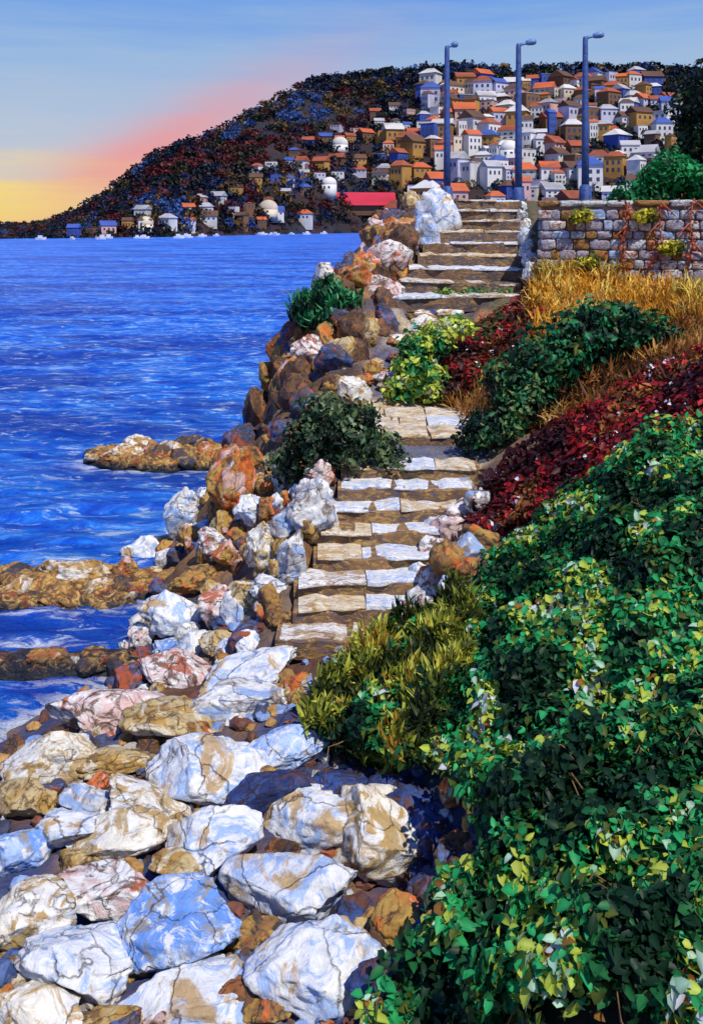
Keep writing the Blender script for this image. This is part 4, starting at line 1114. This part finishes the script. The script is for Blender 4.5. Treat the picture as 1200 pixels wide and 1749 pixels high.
def dome(bm):
    bmesh.ops.create_uvsphere(bm, u_segments=20, v_segments=12, radius=.5)
def drum(bm):
    bmesh.ops.create_cone(bm, segments=20, radius1=.5, radius2=.5, depth=1.5, cap_ends=True)
    for v in bm.verts: v.co.z += .25
def winb(bm):
    box(bm, (0, 0, 0), (1, .2, 1))
U = {k_: unit(f_, k_) for k_, f_ in (('wall', wallbox), ('gable', gable), ('hip', hip), ('flat', flat_), ('dome', dome), ('drum', drum), ('win', winb))}
CACHE = {}
def cm(key, mat, smooth=False):
    kk = (key, mat.name)
    if kk not in CACHE:
        m1 = U[key].copy(); m1.materials.append(mat)
        for p_ in m1.polygons: p_.use_smooth = smooth
        CACHE[kk] = m1
    return CACHE[kk]
def ordinal(n):
    w_ = ['', 'first', 'second', 'third', 'fourth', 'fifth', 'sixth', 'seventh', 'eighth', 'ninth', 'tenth', 'eleventh', 'twelfth', 'thirteenth', 'fourteenth', 'fifteenth', 'sixteenth', 'seventeenth', 'eighteenth', 'nineteenth', 'twentieth']
    return w_[n] if n < len(w_) else 'twenty-'+w_[n-20] if n < 30 else 'thirty-'+w_[n-30]
def house(u, t_, w_, d_, h_, wc, roof, rc, yaw, nwin):
    x, y, z = [float(q_) for q_ in hillP(u, t_)]
    e = empty('domed_house' if roof == 'dome' else 'house', (x, y, z-.3), yaw)
    if roof == 'dome':
        o = link('wall', cm('drum', WALLC[wc], True), e); o.scale = (w_, w_, h_)
        o = link('roof', cm('dome', WALLC[wc], True), e, (0, 0, h_)); o.scale = (w_*1.02, w_*1.02, w_*.9)
        d_ = w_
    else:
        o = link('wall', cm('wall', WALLC[wc]), e); o.scale = (w_, d_, h_)
        rh = {'gable': .42, 'hip': .38, 'flat': .14}[roof]*min(w_, d_)
        o = link('roof', cm(roof, ROOFC[rc]), e, (0, 0, h_-.02)); o.scale = (w_, d_, rh)
    fl = max(1, int(h_/3))
    for i in range(nwin):
        fx = ((i % 3)-1)*.3; fz = h_*(.68 if i < 3 else .3)
        yy = -d_/2-.02 if roof != 'dome' else -w_/2*math.cos(fx)
        o = link('window', cm('win', WIN), e, (fx*w_, yy, fz)); o.scale = (w_*.13, .5, h_*.2)
    return e
hs = []
# packed quarter on the right; its rows step up the slope
r = np.random.default_rng(31)
for row in range(11):
    t_ = .08+row*.073
    u0, u1 = (690 if row < 6 else 705+row*2), 1150
    if row < 5: u0 = 650
    if row >= 9: u0, u1 = 720, 1120
    u = u0+r.uniform(0, 15)
    while u < u1:
        D = float(hillP(u, t_)[1]); w_ = r.uniform(6, 15)
        wc = r.choice(['white', 'cream', 'ochre', 'pink', 'lilac', 'blue', 'brown'], p=[.34, .10, .20, .08, .11, .07, .10] if row < 7 else [.28, .1, .14, .05, .15, .18, .10])
        roof = r.choice(['gable', 'hip', 'flat'], p=[.48, .30, .22]); rc = r.choice(['orange', 'rust', 'grey', 'white', 'brown', 'blue'], p=[.25, .20, .11, .20, .16, .08])
        if roof == 'flat': rc = r.choice(['white', 'grey', 'blue'], p=[.6, .25, .15])
        hs.append((row, u, t_+r.uniform(-.05, .05), w_, w_*r.uniform(.7, 1), r.uniform(5, 13), wc, roof, rc, r.uniform(-.9, .9), int(r.choice([3, 6]))))
        u += (w_*F/D)*r.uniform(.85, 1.2)
# looser houses above the bay on the left
for row, (t_, u0, u1, gap) in enumerate([(.05, 120, 640, 1.35), (.13, 240, 640, 1.35), (.22, 330, 650, 1.25), (.31, 430, 650, 1.1), (.40, 500, 690, 1.1), (.50, 560, 700, 1.25), (.60, 640, 705, 1.2)]):
    u = u0+r.uniform(0, 20)
    while u < u1:
        D = float(hillP(u, t_)[1]); w_ = r.uniform(4.5, 8.5)*(0.7+0.5*(u-100)/540)
        if not (555 < u < 690 and row < 2):
            wc = r.choice(['white', 'ochre', 'lilac', 'blue', 'brown', 'pink'], p=[.36, .2, .12, .10, .14, .08])
            roof = r.choice(['gable', 'hip', 'flat'], p=[.45, .3, .25]); rc = r.choice(['orange', 'rust', 'grey', 'brown', 'blue'], p=[.22, .24, .14, .22, .18])
            hs.append((20+row, u, t_+r.uniform(-.03, .03), w_, w_*.8, r.uniform(3.5, 6), wc, roof, rc, r.uniform(-.6, .6), 3))
        u += (w_*F/D)*r.uniform(1.0, 1.5)*gap
rows = {}
for h_ in hs: rows.setdefault(h_[0], []).append(h_)
for rw, lst in rows.items():
    lst.sort(key=lambda a: (a[1]-600)/F)
    for i, h_ in enumerate(lst):
        e = house(*h_[1:])
        lv = {'gable': 'gabled', 'hip': 'hipped', 'flat': 'flat'}[h_[7]]
        if rw < 20: lab = f"{h_[6]} house, {h_[8]} {lv} roof, {ordinal(i+1)} from left in {ordinal(rw+1)} row up the town"
        else: lab = f"small {h_[6]} house, {h_[8]} {lv} roof, {ordinal(i+1)} from left in {ordinal(rw-19)} row above the bay"
        tag(e, lab, 'house', 'houses of the hillside town' if rw < 20 else 'scattered houses above the bay')
for u, t_, w_, h_, wc, lab in [(248, .05, 7, 4, 'cream', 'grey-cream domed house low on the headland near its tip'), (458, .07, 10, 5, 'cream', 'cream domed house by the shore in the middle of the headland'),
                               (562, .14, 9, 7, 'white', 'bright white domed house left of the red-roofed boathouse'), (580, .36, 11, 6, 'white', 'white domed house highest above the red-roofed boathouse'),
                               (870, .28, 13, 10, 'white', 'large white domed house just left of the middle street lamp')]:
    tag(house(u, t_, w_, w_, h_, wc, 'dome', None, 0, 2), lab, 'house', 'domed houses on the headland')
x, y, z = [float(q_) for q_ in hillP(612, .07)]
e = empty('boathouse', (x, y, z-.3), .12)
o = link('wall', cm('wall', WALLC['brown']), e); o.scale = (40, 10, 4)
o = link('roof', cm('gable', ROOFC['crimson']), e, (0, 0, 4)); o.scale = (40, 12, 8)
for i in range(5):
    o = link('window', cm('win', WIN), e, ((i-2)*6, -4.55, 2.4)); o.scale = (2.2, .5, 1.8)
tag(e, 'long boathouse with a crimson roof on the far shore', 'boathouse')

# moored boats along the far shore
HULL = plain('boat_white', (.8, .8, .82), .4, .1, 1, 0)
CABIN = plain('boat_cabin', (.55, .6, .7), .4, .2, 1, 0)
def hullf(bm):
    pts = [(-1, -.32), (-1, .32), (.2, .36), (.75, .2), (1.05, 0), (.75, -.2), (.2, -.36)]
    top = [bm.verts.new((a_, b_, .35+.12*max(a_, 0))) for a_, b_ in pts]; bot = [bm.verts.new((a_*.85, b_*.6, -.2)) for a_, b_ in pts]
    bm.faces.new(top); bm.faces.new(bot[::-1])
    for i in range(len(pts)):
        j = (i+1) % len(pts); bm.faces.new((bot[i], bot[j], top[j], top[i]))
    bmesh.ops.recalc_face_normals(bm, faces=bm.faces)
def cabf(bm): box(bm, (-.15, 0, .55), (.8, .42, .45), 0, .05)
U['hull'] = unit(hullf, 'hull'); U['cabin'] = unit(cabf, 'cabin')
r = np.random.default_rng(91)
bl = sorted([(r.uniform(20, 560), r.uniform(6, 34)) for _ in range(24)])
for i, (u, off) in enumerate(bl):
    D = float(shoreD(u))-off
    e = empty('boat', ((u-600)/F*D, D, 0.05), r.uniform(-.5, .5)+(math.pi if r.random() < .5 else 0)); s = r.uniform(1.3, 2.1)
    e.scale = (s, s, s)
    link('hull', cm('hull', HULL), e); link('cabin', cm('cabin', CABIN), e)
    tag(e, f"small white moored boat, {ordinal(i+1)} from left along the far shore", 'boat', 'boats moored along the far shore')

# trees of the headland: one far-off mass of crowns
def woods():
    r = np.random.default_rng(55); pos, nor, cc, ln = [], [], [], []
    pal = np.array([(0.004, 0.008, 0.016), (0.010, 0.022, 0.07), (0.014, 0.02, 0.010), (0.05, 0.016, 0.012), (0.09, 0.012, 0.016), (0.12, 0.075, 0.02), (0.03, 0.07, 0.22), (0.02, 0.05, 0.02)])
    def crown(u, t_, s, ci, m_):
        x, y, z = [float(q_) for q_ in hillP(u, t_)]
        dv = norm(r.normal(0, 1, (m_, 3))); dv[:, 2] = np.abs(dv[:, 2])*1.1-.15
        pos.append(np.array([x, y, z+s*.35])+dv*s*r.uniform(.55, 1.05, (m_, 1))*[1, 1, .85]); nor.append(dv)
        cc.append(np.tile(pal[ci], (m_, 1))*r.uniform(.6, 1.5, (m_, 1))); ln.append(np.full(m_, s*.42))
    for _ in range(2300):      # left flank, dense
        u = r.uniform(-60, 720); t_ = r.uniform(.03, 1.02)
        ysil = np.interp(u, sil[:, 0], sil[:, 1])
        s = r.uniform(2.2, 5.0)*np.clip((420-ysil)/150, .25, 1)
        f_ = fbm2(np.array([u*.02]), np.array([t_*6.]), 5, 3)[0]+r.normal(0, .05)
        ci = int(np.clip((f_-.25)/.5*8, 0, 7.99)); crown(u, t_, s, [0, 1, 4, 3, 2, 0, 5, 6][ci], 34)
    for _ in range(520):       # ridge
        crown(r.uniform(520, 1500), r.uniform(.84, 1.04), r.uniform(3.5, 7.0), r.choice([0, 1, 2, 5, 6], p=[.42, .2, .24, .08, .06]), 44)
    for _ in range(1300):       # between the houses
        crown(r.uniform(640, 1300), r.uniform(.05, .9), r.uniform(1.8, 5.8), r.choice([0, 1, 2, 5, 7], p=[.3, .2, .25, .15, .1]), 30)
    for _ in range(420):       # scrub along the far shore
        crown(r.uniform(60, 700), r.uniform(.0, .12), r.uniform(1.0, 2.4), r.choice([0, 1, 2, 3, 5], p=[.3, .2, .25, .15, .1]), 26)
    for _ in range(260):
        crown(r.uniform(1140, 1500), r.uniform(.05, .95), r.uniform(3, 6), r.choice([0, 2, 7, 1]), 34)
    p_, n_, c_, l_ = map(np.concatenate, (pos, nor, cc, ln))
    o = link('hillside_trees', leaf_mesh('hillside_trees', p_, n_, l_, l_*.8, c_, seed=5, tilt=.6)); tag(o, 'dark wooded scrub covering the far headland', 'trees', kind='stuff')
woods()
